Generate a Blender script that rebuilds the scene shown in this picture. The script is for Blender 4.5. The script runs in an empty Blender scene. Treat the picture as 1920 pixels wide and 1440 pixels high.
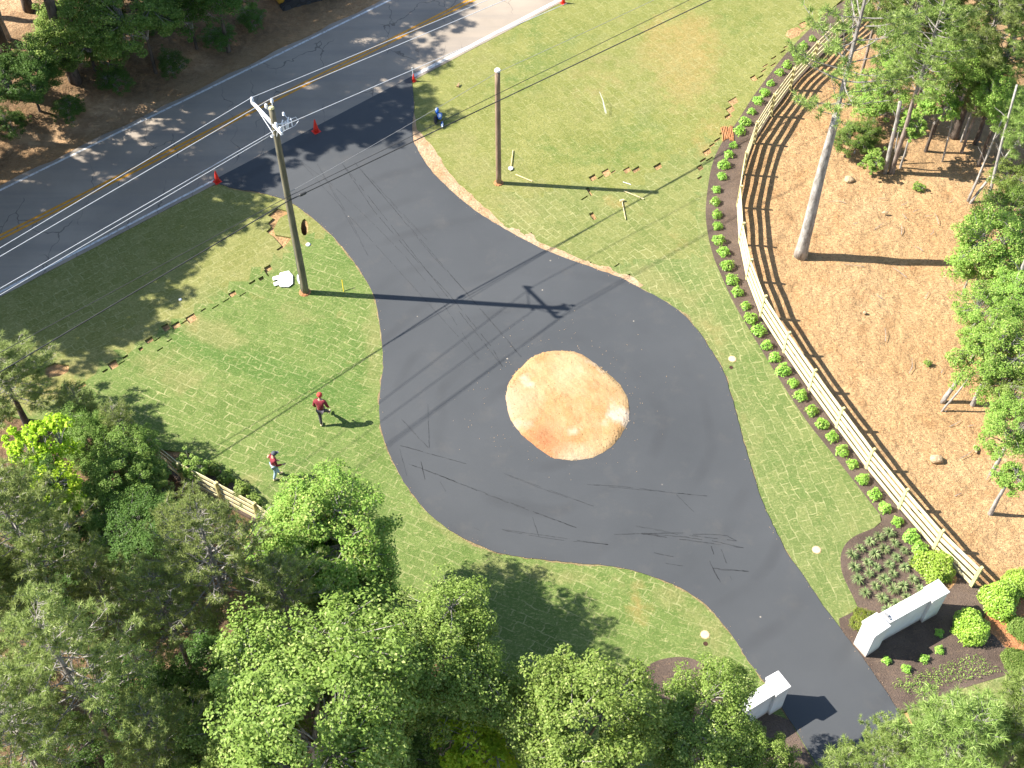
import bpy, bmesh, math, random
import numpy as np
from mathutils import Vector, Matrix
from mathutils import noise as mnoise
from mathutils.geometry import delaunay_2d_cdt

random.seed(7); RNG = np.random.default_rng(11)
sc = bpy.context.scene
COL = sc.collection
R = math.radians

# ------------------------------------------------------------------ camera
F = 2400.0; TH = R(38.5); DIST = 54.5; H = DIST*math.cos(TH)
CAMP = np.array([0, 0, H]); FW = np.array([0, math.sin(TH), -math.cos(TH)])
RT = np.array([1, 0, 0.]); UP = np.cross(RT, FW)
Z0 = 0.10                                   # level of the finished surfaces
def G(px, py, z=Z0):                        # survey: where a sight line meets level z
    d = FW*F + RT*(px-960) - UP*(py-720)
    p = CAMP + d*((z-H)/d[2]); return Vector((float(p[0]), float(p[1]), float(z)))
cam = bpy.data.cameras.new('camera'); camo = bpy.data.objects.new('camera', cam)
COL.objects.link(camo); camo.location = (0, 0, H); camo.rotation_euler = (TH, 0, 0)
cam.sensor_width = 36; cam.lens = 45; cam.clip_end = 4000; cam.clip_start = .5
sc.camera = camo

# ------------------------------------------------------------------ light
EL = 41.5; SAZ = -5.0                       # sun height; direction the shadows fall
w = bpy.data.worlds.new('World'); sc.world = w; w.use_nodes = True
nt = w.node_tree; nt.nodes.clear()
sky = nt.nodes.new('ShaderNodeTexSky'); sky.sky_type = 'NISHITA'; sky.sun_disc = False
sky.sun_elevation = R(EL); sky.sun_rotation = R(-85); sky.air_density = 1.0; sky.dust_density = .6
bg = nt.nodes.new('ShaderNodeBackground'); bg.inputs[1].default_value = .092
wo = nt.nodes.new('ShaderNodeOutputWorld')
nt.links.new(sky.outputs[0], bg.inputs[0]); nt.links.new(bg.outputs[0], wo.inputs[0])
sl = bpy.data.lights.new('sun', 'SUN'); sl.energy = 5.0; sl.angle = R(.5); sl.color = (1, .955, .88)
so = bpy.data.objects.new('sun', sl); COL.objects.link(so)
SH = Vector((math.cos(R(SAZ))*math.cos(R(EL)), math.sin(R(SAZ))*math.cos(R(EL)), -math.sin(R(EL))))
so.rotation_euler = SH.to_track_quat('-Z', 'Y').to_euler(); so.location = (-30, 30, 60)
sc.view_settings.view_transform = 'Standard'; sc.view_settings.look = 'None'
sc.view_settings.exposure = 1.5; sc.view_settings.gamma = 1
try:
    sc.cycles.use_denoising = True
    sc.cycles.max_bounces = 6; sc.cycles.transparent_max_bounces = 4
except Exception: pass

# ------------------------------------------------------------------ materials
class N:
    def __init__(s, name):
        s.m = bpy.data.materials.new(name); s.m.use_nodes = True; s.t = s.m.node_tree; s.t.nodes.clear()
        s.out = s.t.nodes.new('ShaderNodeOutputMaterial'); s.b = s.t.nodes.new('ShaderNodeBsdfPrincipled')
        s.t.links.new(s.b.outputs[0], s.out.inputs[0]); s.b.inputs['Roughness'].default_value = .85
        s.b.inputs['Specular IOR Level'].default_value = .3
        s.tc = s.t.nodes.new('ShaderNodeTexCoord')
    def n(s, typ, **k):
        x = s.t.nodes.new(typ)
        for a, v in k.items():
            if hasattr(x, a): setattr(x, a, v)
        return x
    def put(s, node, key, v):
        i = node.inputs[key]
        if isinstance(v, bpy.types.NodeSocket): s.t.links.new(v, i)
        elif isinstance(v, (tuple, list)): i.default_value = (*v, 1) if (len(v) == 3 and len(i.default_value) == 4) else v
        else: i.default_value = v
    def noise(s, scale, vec=None, detail=3, rough=.55, dist=0):
        x = s.n('ShaderNodeTexNoise'); s.put(x, 'Vector', vec or s.tc.outputs['Object'])
        s.put(x, 'Scale', scale); s.put(x, 'Detail', detail); s.put(x, 'Roughness', rough); s.put(x, 'Distortion', dist)
        return x.outputs[0]
    def noisec(s, scale, vec=None):
        x = s.n('ShaderNodeTexNoise'); s.put(x, 'Vector', vec or s.tc.outputs['Object']); s.put(x, 'Scale', scale)
        return x.outputs[1]
    def ramp(s, f, a, b, lo=0., hi=1.):
        x = s.n('ShaderNodeMapRange'); s.put(x, 0, f); s.put(x, 1, a); s.put(x, 2, b); s.put(x, 3, lo); s.put(x, 4, hi); return x.outputs[0]
    def mix(s, f, a, b, mode='MIX'):
        x = s.n('ShaderNodeMix'); x.data_type = 'RGBA'; x.blend_type = mode
        s.put(x, 0, f); s.put(x, 6, a); s.put(x, 7, b); return x.outputs[2]
    def math(s, op, a, b=0., c=0.):
        x = s.n('ShaderNodeMath'); x.operation = op; s.put(x, 0, a); s.put(x, 1, b); s.put(x, 2, c); return x.outputs[0]
    def vmath(s, op, a, b=(0, 0, 0), sc_=None):
        x = s.n('ShaderNodeVectorMath'); x.operation = op; s.put(x, 0, a); s.put(x, 1, b)
        if sc_ is not None: s.put(x, 'Scale', sc_)
        return x.outputs[0]
    def mapping(s, vec=None, rot=0, scale=(1, 1, 1)):
        x = s.n('ShaderNodeMapping'); s.put(x, 0, vec or s.tc.outputs['Object'])
        x.inputs['Rotation'].default_value = (0, 0, rot); x.inputs['Scale'].default_value = scale; return x.outputs[0]
    def bump(s, h, strength=.5, dist=.05):
        x = s.n('ShaderNodeBump'); s.put(x, 'Height', h); s.put(x, 'Strength', strength); s.put(x, 'Distance', dist)
        s.t.links.new(x.outputs[0], s.b.inputs['Normal'])
    def col(s, c): s.put(s.b, 'Base Color', c)
    def rough(s, v): s.put(s.b, 'Roughness', v)

def mat_flat(name, c, rough=.7, var=.15, sc_=6, metal=0, spec=.4):
    m = N(name); n = m.noise(sc_)
    m.col(m.mix(m.ramp(n, .3, .7), tuple(v*(1-var) for v in c), tuple(min(1, v*(1+var)) for v in c)))
    m.rough(rough); m.b.inputs['Metallic'].default_value = metal; m.b.inputs['Specular IOR Level'].default_value = spec
    return m.m

def mat_dirt(name, a, b, c, straw=(.42, .27, .12), amt=.5, strawscale=1.0):
    m = N(name)
    big = m.ramp(m.noise(.22, detail=5, rough=.6), .35, .68)
    base = m.mix(big, a, b)
    base = m.mix(m.ramp(m.noise(1.3, detail=6, rough=.7), .45, .75), base, c)
    # needles and straw: stretched noise in several directions
    acc = None
    for i, r in enumerate((.35, 1.25, 2.3)):
        v = m.mapping(m.vmath('ADD', m.tc.outputs['Object'], m.vmath('SCALE', m.noisec(1.1+.3*i), sc_=.5)), r, (4.5*strawscale, 19*strawscale, 1))
        k = m.ramp(m.noise(1.0, v, detail=2), .56, .66)
        acc = k if acc is None else m.math('MAXIMUM', acc, k)
    base = m.mix(m.math('MULTIPLY', acc, amt), base, straw)
    clod = m.noise(9, detail=5, rough=.7)
    base = m.mix(m.ramp(clod, .28, .46, .55, 0), base, tuple(v*.42 for v in a))
    v2 = m.mapping(m.vmath('ADD', m.tc.outputs['Object'], m.vmath('SCALE', m.noisec(1.6), sc_=.4)), .9, (5, 17, 1))
    base = m.mix(m.ramp(m.noise(1.0, v2, detail=2), .36, .28, 0, .55), base, tuple(v*.35 for v in a))
    m.col(base); m.rough(.95)
    h = m.math('ADD', m.math('MULTIPLY', clod, .8), m.math('ADD', m.math('MULTIPLY', m.noise(2.2, detail=4), 1.4), m.math('MULTIPLY', acc, .25)))
    m.bump(h, .9, .09)
    return m.m

def mat_ground():                                  # red clay, pine straw, browner under the woods
    m = N('clay_and_straw')
    pos = m.tc.outputs['Object']
    a, b, c = (.42, .250, .112), (.48, .305, .150), (.37, .190, .075)
    big = m.ramp(m.noise(.16, detail=5, rough=.6), .38, .66)
    base = m.mix(big, a, b)
    base = m.mix(m.ramp(m.noise(.8, detail=6, rough=.72), .5, .78), base, c)
    at = m.n('ShaderNodeAttribute'); at.attribute_name = 'zone'
    sep = m.n('ShaderNodeSeparateColor'); m.put(sep, 0, at.outputs['Color'])
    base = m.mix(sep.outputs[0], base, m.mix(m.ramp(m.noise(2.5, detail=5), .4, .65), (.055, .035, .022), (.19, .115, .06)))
    base = m.mix(sep.outputs[1], base, m.mix(m.ramp(m.noise(1.5, detail=5), .4, .6), (.55, .36, .20), (.38, .23, .12)))  # sunlit dapples of the bank, put into the clay colour
    acc = None
    for i, r in enumerate((.2, 1.0, 1.9, 2.7)):
        v = m.mapping(m.vmath('ADD', pos, m.vmath('SCALE', m.noisec(.9+.4*i), sc_=.7)), r, (5.5, 26, 1))
        k = m.ramp(m.noise(1.0, v, detail=2), .60, .68)
        acc = k if acc is None else m.math('MAXIMUM', acc, k)
    patchy = m.ramp(m.noise(.35, detail=3), .38, .62, .25, 1)
    base = m.mix(m.math('MULTIPLY', m.math('MULTIPLY', acc, patchy), .33), base, (.54, .38, .20))
    clod = m.noise(7, detail=6, rough=.72)
    base = m.mix(m.ramp(clod, .26, .42, .5, 0), base, (.17, .075, .03))
    v2 = m.mapping(m.vmath('ADD', pos, m.vmath('SCALE', m.noisec(1.3), sc_=.6)), .6, (4, 15, 1))
    base = m.mix(m.math('MULTIPLY', patchy, m.ramp(m.noise(1.0, v2, detail=2), .37, .31, 0, .6)), base, (.17, .08, .035))
    m.col(base); m.rough(.95)
    m.bump(m.math('ADD', m.math('MULTIPLY', clod, .9), m.math('ADD', m.math('MULTIPLY', m.noise(1.3, detail=5), 3.6), m.math('MULTIPLY', acc, .3))), 1.0, .10)
    return m.m

def mat_lawn(name, ang, bw=.61, bh=.41, seam=1.0, c1=(.095, .135, .030), c2=(.150, .180, .055)):
    c1 = (c1[0]*1.46, c1[1]*1.17, c1[2]*1.2); c2 = (c2[0]*1.42, c2[1]*1.18, c2[2]*1.2)
    m = N(name); pos = m.tc.outputs['Object']
    v = m.vmath('ADD', pos, m.vmath('SCALE', m.noisec(.55), sc_=.6))
    v = m.vmath('ADD', v, m.vmath('SCALE', m.noisec(6), sc_=.09))
    v = m.mapping(v, -ang)
    br = m.n('ShaderNodeTexBrick'); br.offset = .37
    for k, x in (('Vector', v), ('Color1', c1), ('Color2', c2), ('Mortar', c1), ('Scale', 1.0), ('Mortar Size', .027), ('Mortar Smooth', .45), ('Bias', 0.), ('Brick Width', bw), ('Row Height', bh)): m.put(br, k, x)
    br.squash = 1
    base = m.mix(.25, br.outputs[0], m.mix(m.ramp(m.noise(.5, detail=4), .35, .65), c1, c2))
    at = m.n('ShaderNodeAttribute'); at.attribute_name = 'patch'
    sep = m.n('ShaderNodeSeparateColor'); m.put(sep, 0, at.outputs['Color'])
    nz = m.noise(1.1, detail=5, rough=.65)
    def edge(s_): return m.ramp(m.math('ADD', s_, m.math('MULTIPLY', m.math('SUBTRACT', nz, .5), 1.9)), .25, .75)
    base = m.mix(m.math('MULTIPLY', edge(sep.outputs[0]), .62), base, (.062, .135, .024))
    base = m.mix(m.math('MULTIPLY', edge(sep.outputs[1]), .62), base, (.34, .215, .080))
    base = m.mix(m.math('MULTIPLY', edge(sep.outputs[2]), .6), base, (.24, .215, .085))
    # worn, pale seams, broken up
    sm = m.math('MULTIPLY', br.outputs[1], m.math('MULTIPLY', m.ramp(m.noise(2.6, detail=5, rough=.7), .40, .60), m.ramp(m.noise(.22, detail=3), .36, .62, .4, 1)))
    sm_ = m.math('MULTIPLY', sm, .78*seam)
    g = m.noise(10, detail=6, rough=.82)
    base = m.mix(m.ramp(g, .34, .50, .55, 0), base, (.055, .090, .018))
    base = m.mix(m.ramp(g, .52, .66, 0, .55), base, (.33, .33, .13))
    base = m.mix(m.ramp(m.noise(4.5, detail=4, rough=.7), .38, .62, .22, 0), base, (.06, .10, .02))
    base = m.mix(sm_, base, (.36, .34, .16))
    v3 = m.mapping(m.vmath('ADD', pos, m.vmath('SCALE', m.noisec(2.3), sc_=.5)), ang+.6, (6, 22, 1))
    base = m.mix(m.ramp(m.noise(1., v3, detail=2), .59, .68, 0, .5), base, (.38, .34, .15))
    m.col(base); m.rough(.9); m.b.inputs['Specular IOR Level'].default_value = .15
    m.bump(m.math('ADD', g, m.math('MULTIPLY', m.noise(45, detail=2), .5)), .8, .045)
    return m.m

def mat_asphalt():
    m = N('fresh_asphalt'); pos = m.tc.outputs['Object']
    big = m.ramp(m.noise(.12, detail=5, rough=.6), .35, .65)
    c = m.mix(big, (.046, .049, .052), (.059, .062, .065))
    # sweeping roller and tyre tracks round the island
    ctr = G(1063, 762); d = m.vmath('SUBTRACT', pos, tuple(ctr))
    ln = m.n('ShaderNodeVectorMath'); ln.operation = 'LENGTH'; m.put(ln, 0, m.vmath('ADD', d, m.vmath('SCALE', m.noisec(.2), sc_=1.6)))
    wv = m.math('SINE', m.math('MULTIPLY', ln.outputs['Value'], 3.1))
    tr = m.math('MULTIPLY', m.ramp(wv, .55, 1), m.ramp(m.noise(.28, detail=3), .42, .62))
    c = m.mix(m.math('MULTIPLY', tr, .35), c, (.034, .035, .037))
    c = m.mix(m.math('MULTIPLY', m.ramp(m.noise(.7, detail=6, rough=.7), .55, .72), .3), c, (.088, .082, .074))
    c = m.mix(m.ramp(m.noise(60, detail=2, rough=.8), .62, .78, 0, .35), c, (.14, .135, .13))
    c = m.mix(m.ramp(m.noise(48, detail=2, rough=.8), .36, .22, 0, .35), c, (.03, .03, .032))
    sp = m.n('ShaderNodeTexVoronoi'); m.put(sp, 'Vector', pos); m.put(sp, 'Scale', 1.1)
    dots = m.math('MULTIPLY', m.ramp(sp.outputs['Distance'], .035, .055, 1, 0), m.ramp(m.noise(.35), .5, .56))
    c = m.mix(dots, c, (.30, .26, .21))
    m.col(c); m.rough(.72); m.b.inputs['Specular IOR Level'].default_value = .35
    m.bump(m.noise(70, detail=2), .35, .008)
    return m.m

def mat_road():
    m = N('old_road_asphalt'); pos = m.tc.outputs['Object']
    c = m.mix(m.ramp(m.noise(.2, detail=5, rough=.6), .35, .65), (.25, .207, .160), (.33, .272, .210))
    v = m.mapping(pos, -R(40.6), (.10, 1.3, 1))
    c = m.mix(m.ramp(m.noise(1., v, detail=4), .45, .68, 0, .55), c, (.20, .175, .15))
    vo = m.n('ShaderNodeTexVoronoi'); vo.feature = 'DISTANCE_TO_EDGE'
    m.put(vo, 'Vector', m.vmath('ADD', m.mapping(pos, -R(40.6), (.55, .22, 1)), m.vmath('SCALE', m.noisec(1.2), sc_=.35))); m.put(vo, 'Scale', .8)
    cr = m.math('MULTIPLY', m.ramp(vo.outputs['Distance'], .003, .009, 1, 0), m.ramp(m.noise(.4), .46, .54))
    c = m.mix(m.math('MULTIPLY', cr, .55), c, (.04, .035, .03))
    c = m.mix(m.ramp(m.noise(40, detail=3, rough=.8), .55, .8, 0, .4), c, (.45, .40, .34))
    m.col(c); m.rough(.88); m.bump(m.noise(50, detail=2), .3, .008)
    return m.m

def mat_paint(name, c, wear=.5, under=(.28, .235, .19)):
    m = N(name)
    k = m.ramp(m.noise(5, detail=6, rough=.8), wear-.08, wear+.1)
    m.col(m.mix(k, under, c)); m.rough(.6); return m.m

LK = 1.25
def mat_leaf(name, a, b, c, trans=.38, rough=.55, spec=.2):
    a, b, c = (tuple(min(.75, v*LK) for v in q) for q in (a, b, c))
    m = N(name)
    geo = m.n('ShaderNodeNewGeometry'); oi = m.n('ShaderNodeObjectInfo')
    r = geo.outputs['Random Per Island']
    col = m.mix(m.ramp(r, 0, 1), a, b)
    col = m.mix(m.ramp(r, .80, .98), col, c)
    pos = m.tc.outputs['Object']
    col = m.mix(m.ramp(m.noise(1.2, pos, detail=2), .4, .62, 0, .55), col, a)
    hs = m.n('ShaderNodeHueSaturation'); m.put(hs, 'Color', col)
    m.put(hs, 'Hue', m.ramp(oi.outputs['Random'], 0, 1, .496, .510)); m.put(hs, 'Value', m.ramp(oi.outputs['Random'], 0, 1, .86, 1.14))
    col = hs.outputs[0]
    m.col(col); m.rough(rough); m.b.inputs['Specular IOR Level'].default_value = spec
    tr = m.n('ShaderNodeBsdfTranslucent'); m.put(tr, 0, m.mix(.5, col, (.35, .5, .05), 'MULTIPLY') if False else col)
    mx = m.n('ShaderNodeMixShader'); m.put(mx, 0, trans); m.t.links.new(m.b.outputs[0], mx.inputs[1]); m.t.links.new(tr.outputs[0], mx.inputs[2])
    m.t.links.new(mx.outputs[0], m.out.inputs[0])
    return m.m

def mat_bark(name, a, b, sc_=6):
    m = N(name)
    v = m.mapping(None, 0, (1, 1, .28))
    k = m.noise(sc_, v, detail=5, rough=.75)
    m.col(m.mix(m.ramp(k, .36, .62), a, b)); m.rough(.92); m.bump(k, .9, .04); return m.m

def mat_wood(name, a, b, sc_=3, rough=.8, knots=.4):
    m = N(name)
    k = m.noise(sc_, m.mapping(None, .3, (1, 1, .15)), detail=5, rough=.7)
    c = m.mix(m.ramp(k, .35, .65), a, b)
    c = m.mix(m.ramp(m.noise(1.1, detail=3), .55, .75, 0, knots), c, tuple(v*.6 for v in a))
    m.col(c); m.rough(rough); return m.m

def mat_mulch():
    m = N('dark_mulch')
    c = m.mix(m.ramp(m.noise(.7, detail=5), .35, .65), (.088, .062, .047), (.140, .100, .076))
    v = m.mapping(m.vmath('ADD', m.tc.outputs['Object'], m.vmath('SCALE', m.noisec(3), sc_=.5)), .7, (9, 26, 1))
    c = m.mix(m.ramp(m.noise(1, v, detail=2), .57, .68, 0, .6), c, (.21, .14, .09))
    k = m.noise(22, detail=4, rough=.75)
    c = m.mix(m.ramp(k, .3, .46, .7, 0), c, (.022, .012, .008))
    m.col(c); m.rough(.95); m.bump(k, 1, .06); return m.m

def mat_mound():
    m = N('dry_clay')
    c = m.mix(m.ramp(m.noise(.9, detail=5, rough=.62), .38, .62), (.34, .195, .078), (.38, .255, .125))
    c = m.mix(m.ramp(m.noise(.55, m.mapping(None, 1.1), detail=4), .56, .68, 0, .8), c, (.47, .39, .30))
    c = m.mix(m.ramp(m.noise(.7, m.mapping(None, 2.1), detail=4), .60, .72, 0, .8), c, (.36, .16, .06))
    k = m.noise(11, detail=5, rough=.75)
    ctr = G(1063, 762)
    def spot(u, v, r0, r1):
        d = m.n('ShaderNodeVectorMath'); d.operation = 'LENGTH'; m.put(d, 0, m.vmath('ADD', m.vmath('SUBTRACT', m.tc.outputs['Object'], tuple(G(u, v))), m.vmath('SCALE', m.noisec(1.5), sc_=.8)))
        return m.ramp(d.outputs['Value'], r0, r1, 1, 0)
    c = m.mix(m.math('MULTIPLY', spot(1030, 825, .6, 1.7), .9), c, (.32, .125, .05))
    c = m.mix(m.math('MULTIPLY', spot(1100, 865, .4, 1.4), .8), c, (.44, .35, .24))
    c = m.mix(m.math('MULTIPLY', spot(1075, 690, .4, 1.5), .6), c, (.44, .33, .19))
    c = m.mix(m.math('MULTIPLY', spot(975, 745, .3, 1.6), .6), c, (.38, .28, .20))
    c = m.mix(m.ramp(k, .30, .44, .6, 0), c, (.19, .095, .04))
    c = m.mix(m.ramp(m.noise(26, detail=3, rough=.8), .56, .70, 0, .4), c, (.52, .42, .30))
    m.col(c); m.rough(.95)
    m.bump(m.math('ADD', k, m.noise(4, m.mapping(None, .5, (1, 3.5, 1)), detail=3)), .6, .04); return m.m

def mat_stucco():
    m = N('painted_masonry')
    c = m.mix(m.ramp(m.noise(1.4, detail=5, rough=.65), .4, .72), (.66, .65, .63), (.54, .52, .49))
    v = m.mapping(None, 0, (3, 3, .4)); c = m.mix(m.ramp(m.noise(1, v, detail=4), .56, .75, 0, .3), c, (.50, .46, .41))
    br = m.n('ShaderNodeTexBrick'); m.put(br, 'Vector', m.mapping(None, R(31))); m.put(br, 'Scale', 3.); m.put(br, 'Mortar Size', .012)
    sp = m.n('ShaderNodeSeparateXYZ'); m.put(sp, 0, m.tc.outputs['Object'])
    z = m.math('ADD', sp.outputs[2], m.math('MULTIPLY', m.math('SUBTRACT', m.noise(5, detail=4), .5), .35))
    c = m.mix(m.ramp(z, .02, .30, .65, 0), c, (.34, .22, .14))
    m.col(c); m.rough(.8); m.bump(m.noise(14, detail=4), .5, .02); return m.m

M = {}
M['ground'] = mat_ground()
M['strip'] = mat_dirt('tan_dirt', (.44, .29, .16), (.52, .37, .24), (.36, .20, .09), amt=.25)
M['redclay'] = mat_dirt('red_clay', (.42, .18, .075), (.46, .22, .10), (.34, .13, .05), amt=.15)
M['asphalt'] = mat_asphalt(); M['road'] = mat_road(); M['mulch'] = mat_mulch(); M['mound'] = mat_mound()
M['scuff'] = mat_flat('rubber_scuff', (.026, .027, .029), .7, .3)
M['white_line'] = mat_paint('white_road_paint', (.62, .60, .56), .42)
M['yellow_line'] = mat_paint('yellow_road_paint', (.62, .27, .02), .40, (.26, .13, .05))
M['stucco'] = mat_stucco()
M['fence'] = mat_wood('new_pine_board', (.62, .52, .27), (.74, .66, .40), 4, .75, .25)
M['fencepost'] = mat_wood('green_tinted_pine', (.52, .46, .20), (.64, .56, .28), 4, .8, .3)
M['pole'] = mat_wood('weathered_pole', (.095, .085, .055), (.21, .185, .12), 7, .85, .3)
M['pole2'] = mat_wood('brown_pole', (.15, .10, .065), (.30, .21, .14), 7, .85, .3)
M['polecap'] = mat_flat('pale_cap', (.75, .74, .72), .6, .05)
M['pale'] = mat_flat('pale_grey_fibreglass', (.72, .73, .75), .5, .06)
M['porcelain'] = mat_flat('grey_porcelain', (.66, .68, .70), .25, .08, spec=.6)
M['wire'] = mat_flat('aluminium_wire', (.62, .63, .64), .45, .08, metal=.3)
M['cable'] = mat_flat('black_cable', (.035, .035, .035), .6, .1)
M['cablegrey'] = mat_flat('grey_cable', (.22, .22, .22), .6, .1)
M['barkP'] = mat_bark('pine_bark', (.11, .08, .06), (.31, .25, .21), 7)
M['barkG'] = mat_bark('grey_bark', (.17, .15, .13), (.42, .39, .35), 8)
M['barkD'] = mat_bark('dark_bark', (.05, .038, .028), (.13, .10, .08), 8)
M['twig'] = mat_bark('twig_bark', (.14, .12, .10), (.36, .33, .30), 10)
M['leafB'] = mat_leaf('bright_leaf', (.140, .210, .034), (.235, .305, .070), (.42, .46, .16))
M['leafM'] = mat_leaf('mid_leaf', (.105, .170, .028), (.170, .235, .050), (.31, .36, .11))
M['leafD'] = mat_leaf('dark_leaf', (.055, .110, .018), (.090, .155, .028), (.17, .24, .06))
M['leafY'] = mat_leaf('yellow_leaf', (.24, .36, .018), (.36, .48, .03), (.55, .60, .08))
M['leafL'] = mat_leaf('light_leaf', (.17, .29, .045), (.27, .38, .08), (.48, .50, .16))
M['leafH'] = mat_leaf('hedge_leaf', (.19, .30, .032), (.30, .41, .065), (.50, .55, .17), .25, .35)
M['leafS'] = mat_leaf('shrub_leaf', (.15, .29, .035), (.26, .41, .07), (.46, .55, .16), .2, .38)
M['leafO'] = mat_leaf('olive_leaf', (.10, .14, .015), (.18, .21, .025), (.30, .31, .05), .2)
M['needle'] = mat_leaf('pine_needle', (.175, .220, .060), (.300, .345, .110), (.46, .49, .21), .48, .55)
M['needleL'] = mat_leaf('light_needle', (.17, .25, .055), (.28, .36, .10), (.46, .50, .20), .35, .5)
M['blade'] = mat_leaf('grassy_leaf', (.110, .160, .055), (.200, .250, .100), (.38, .38, .18), .25, .45)

M['thatch'] = mat_dirt('dry_thatch', (.24, .18, .09), (.30, .26, .12), (.20, .14, .07), amt=.4)
# ------------------------------------------------------------------ object helpers
def tag(o, label=None, cat=None, group=None, kind=None):
    if label: o['label'] = label
    if cat: o['category'] = cat
    if group: o['group'] = group
    if kind: o['kind'] = kind
    return o
def link(name, me, mat=None, parent=None, loc=None):
    o = bpy.data.objects.new(name, me); COL.objects.link(o)
    if mat is not None and me is not None and len(me.materials) == 0: me.materials.append(mat)
    if parent: o.parent = parent
    if loc is not None: o.location = loc
    return o
def empty(name, loc, label=None, cat=None, group=None, rz=0):
    o = bpy.data.objects.new(name, None); COL.objects.link(o); o.location = loc; o.rotation_euler = (0, 0, rz)
    o.empty_display_size = .2
    return tag(o, label, cat, group)
def fastmesh(name, verts, faces, smooth=False):
    verts = np.asarray(verts, dtype=np.float32).reshape(-1, 3); faces = np.asarray(faces, dtype=np.int32)
    me = bpy.data.meshes.new(name); k = faces.shape[1]; nf = len(faces)
    me.vertices.add(len(verts)); me.vertices.foreach_set('co', verts.ravel())
    me.loops.add(nf*k); me.loops.foreach_set('vertex_index', faces.ravel())
    me.polygons.add(nf); me.polygons.foreach_set('loop_start', np.arange(0, nf*k, k, dtype=np.int32))
    try: me.polygons.foreach_set('loop_total', np.full(nf, k, dtype=np.int32))
    except Exception: pass
    if smooth: me.polygons.foreach_set('use_smooth', np.ones(nf, dtype=bool))
    me.update(calc_edges=True); me.validate()
    return me

class MB:                                           # gathers shapes, becomes ONE mesh
    def __init__(s): s.v = []; s.f = []
    def add(s, vs, fs):
        k = len(s.v); s.v += [tuple(v) for v in vs]; s.f += [tuple(i+k for i in f) for f in fs]; return s
    def box(s, c, size, rz=0, mat=None):
        x, y, z = (v/2 for v in size); q = []
        Rm = mat or Matrix.Rotation(rz, 3, 'Z')
        for i in (-1, 1):
            for j in (-1, 1):
                for k in (-1, 1): q.append(Vector(c)+Rm @ Vector((i*x, j*y, k*z)))
        return s.add(q, [(0, 1, 3, 2), (4, 6, 7, 5), (0, 4, 5, 1), (2, 3, 7, 6), (0, 2, 6, 4), (1, 5, 7, 3)])
    def beam(s, a, b, wd, ht, up=(0, 0, 1)):
        a, b = Vector(a), Vector(b); d = (b-a); L = d.length; d.normalize(); sd = d.cross(Vector(up)).normalized(); u = sd.cross(d)
        return s.box((a+b)/2, (L, wd, ht), mat=Matrix((d, sd, u)).transposed())
    def tube(s, pts, rad, n=8, cap=True):
        pts = [Vector(p) for p in pts]; m = len(pts); rad = rad if hasattr(rad, '__len__') else [rad]*m
        vs = []; 
        for i, p in enumerate(pts):
            d = (pts[min(i+1, m-1)]-pts[max(i-1, 0)]).normalized()
            a = d.orthogonal().normalized() if i == 0 else (pa-d*pa.dot(d)).normalized()
            pa = a; b = d.cross(a)
            for k in range(n):
                t = 2*math.pi*k/n; vs.append(p+(a*math.cos(t)+b*math.sin(t))*rad[i])
        fs = [(i*n+k, i*n+(k+1) % n, (i+1)*n+(k+1) % n, (i+1)*n+k) for i in range(m-1) for k in range(n)]
        if cap: fs += [tuple(range(n))[::-1], tuple((m-1)*n+k for k in range(n))]
        return s.add(vs, fs)
    def lathe(s, c, prof, n=16):
        vs = [(c[0]+r*math.cos(2*math.pi*k/n), c[1]+r*math.sin(2*math.pi*k/n), c[2]+z) for r, z in prof for k in range(n)]
        fs = [(i*n+k, i*n+(k+1) % n, (i+1)*n+(k+1) % n, (i+1)*n+k) for i in range(len(prof)-1) for k in range(n)]
        fs += [tuple(range(n))[::-1], tuple((len(prof)-1)*n+k for k in range(n))]
        return s.add(vs, fs)
    def prism(s, poly, z0, z1):
        n = len(poly); vs = [(p[0], p[1], z0) for p in poly]+[(p[0], p[1], z1) for p in poly]
        fs = [tuple(range(n))[::-1], tuple(range(n, 2*n))]+[(i, (i+1) % n, n+(i+1) % n, n+i) for i in range(n)]
        return s.add(vs, fs)
    def rock(s, c, size, seed=0):
        rg = random.Random(seed); bm = bmesh.new(); bmesh.ops.create_icosphere(bm, subdivisions=2, radius=1)
        ph = [rg.uniform(0, 6) for _ in range(6)]
        vs = []
        for v in bm.verts:
            k = 1+.16*math.sin(3*v.co.x+ph[0])+.14*math.sin(4*v.co.y+ph[1])+.12*math.sin(3.5*v.co.z+ph[2])
            vs.append((c[0]+v.co.x*size[0]*k, c[1]+v.co.y*size[1]*k, c[2]+v.co.z*size[2]*k))
        fs = [tuple(v.index for v in f.verts) for f in bm.faces]; bm.free(); return s.add(vs, fs)
    def build(s, name, mat, parent=None, smooth=False, bevel=0, loc=None):
        me = bpy.data.meshes.new(name); me.from_pydata([tuple(v) for v in s.v], [], s.f); me.update()
        bm = bmesh.new(); bm.from_mesh(me); bmesh.ops.recalc_face_normals(bm, faces=bm.faces); bm.to_mesh(me); bm.free()
        if smooth: me.polygons.foreach_set('use_smooth', np.ones(len(me.polygons), dtype=bool))
        o = link(name, me, mat, parent, loc)
        if bevel: b = o.modifiers.new('bevel', 'BEVEL'); b.width = bevel; b.segments = 2
        return o

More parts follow.
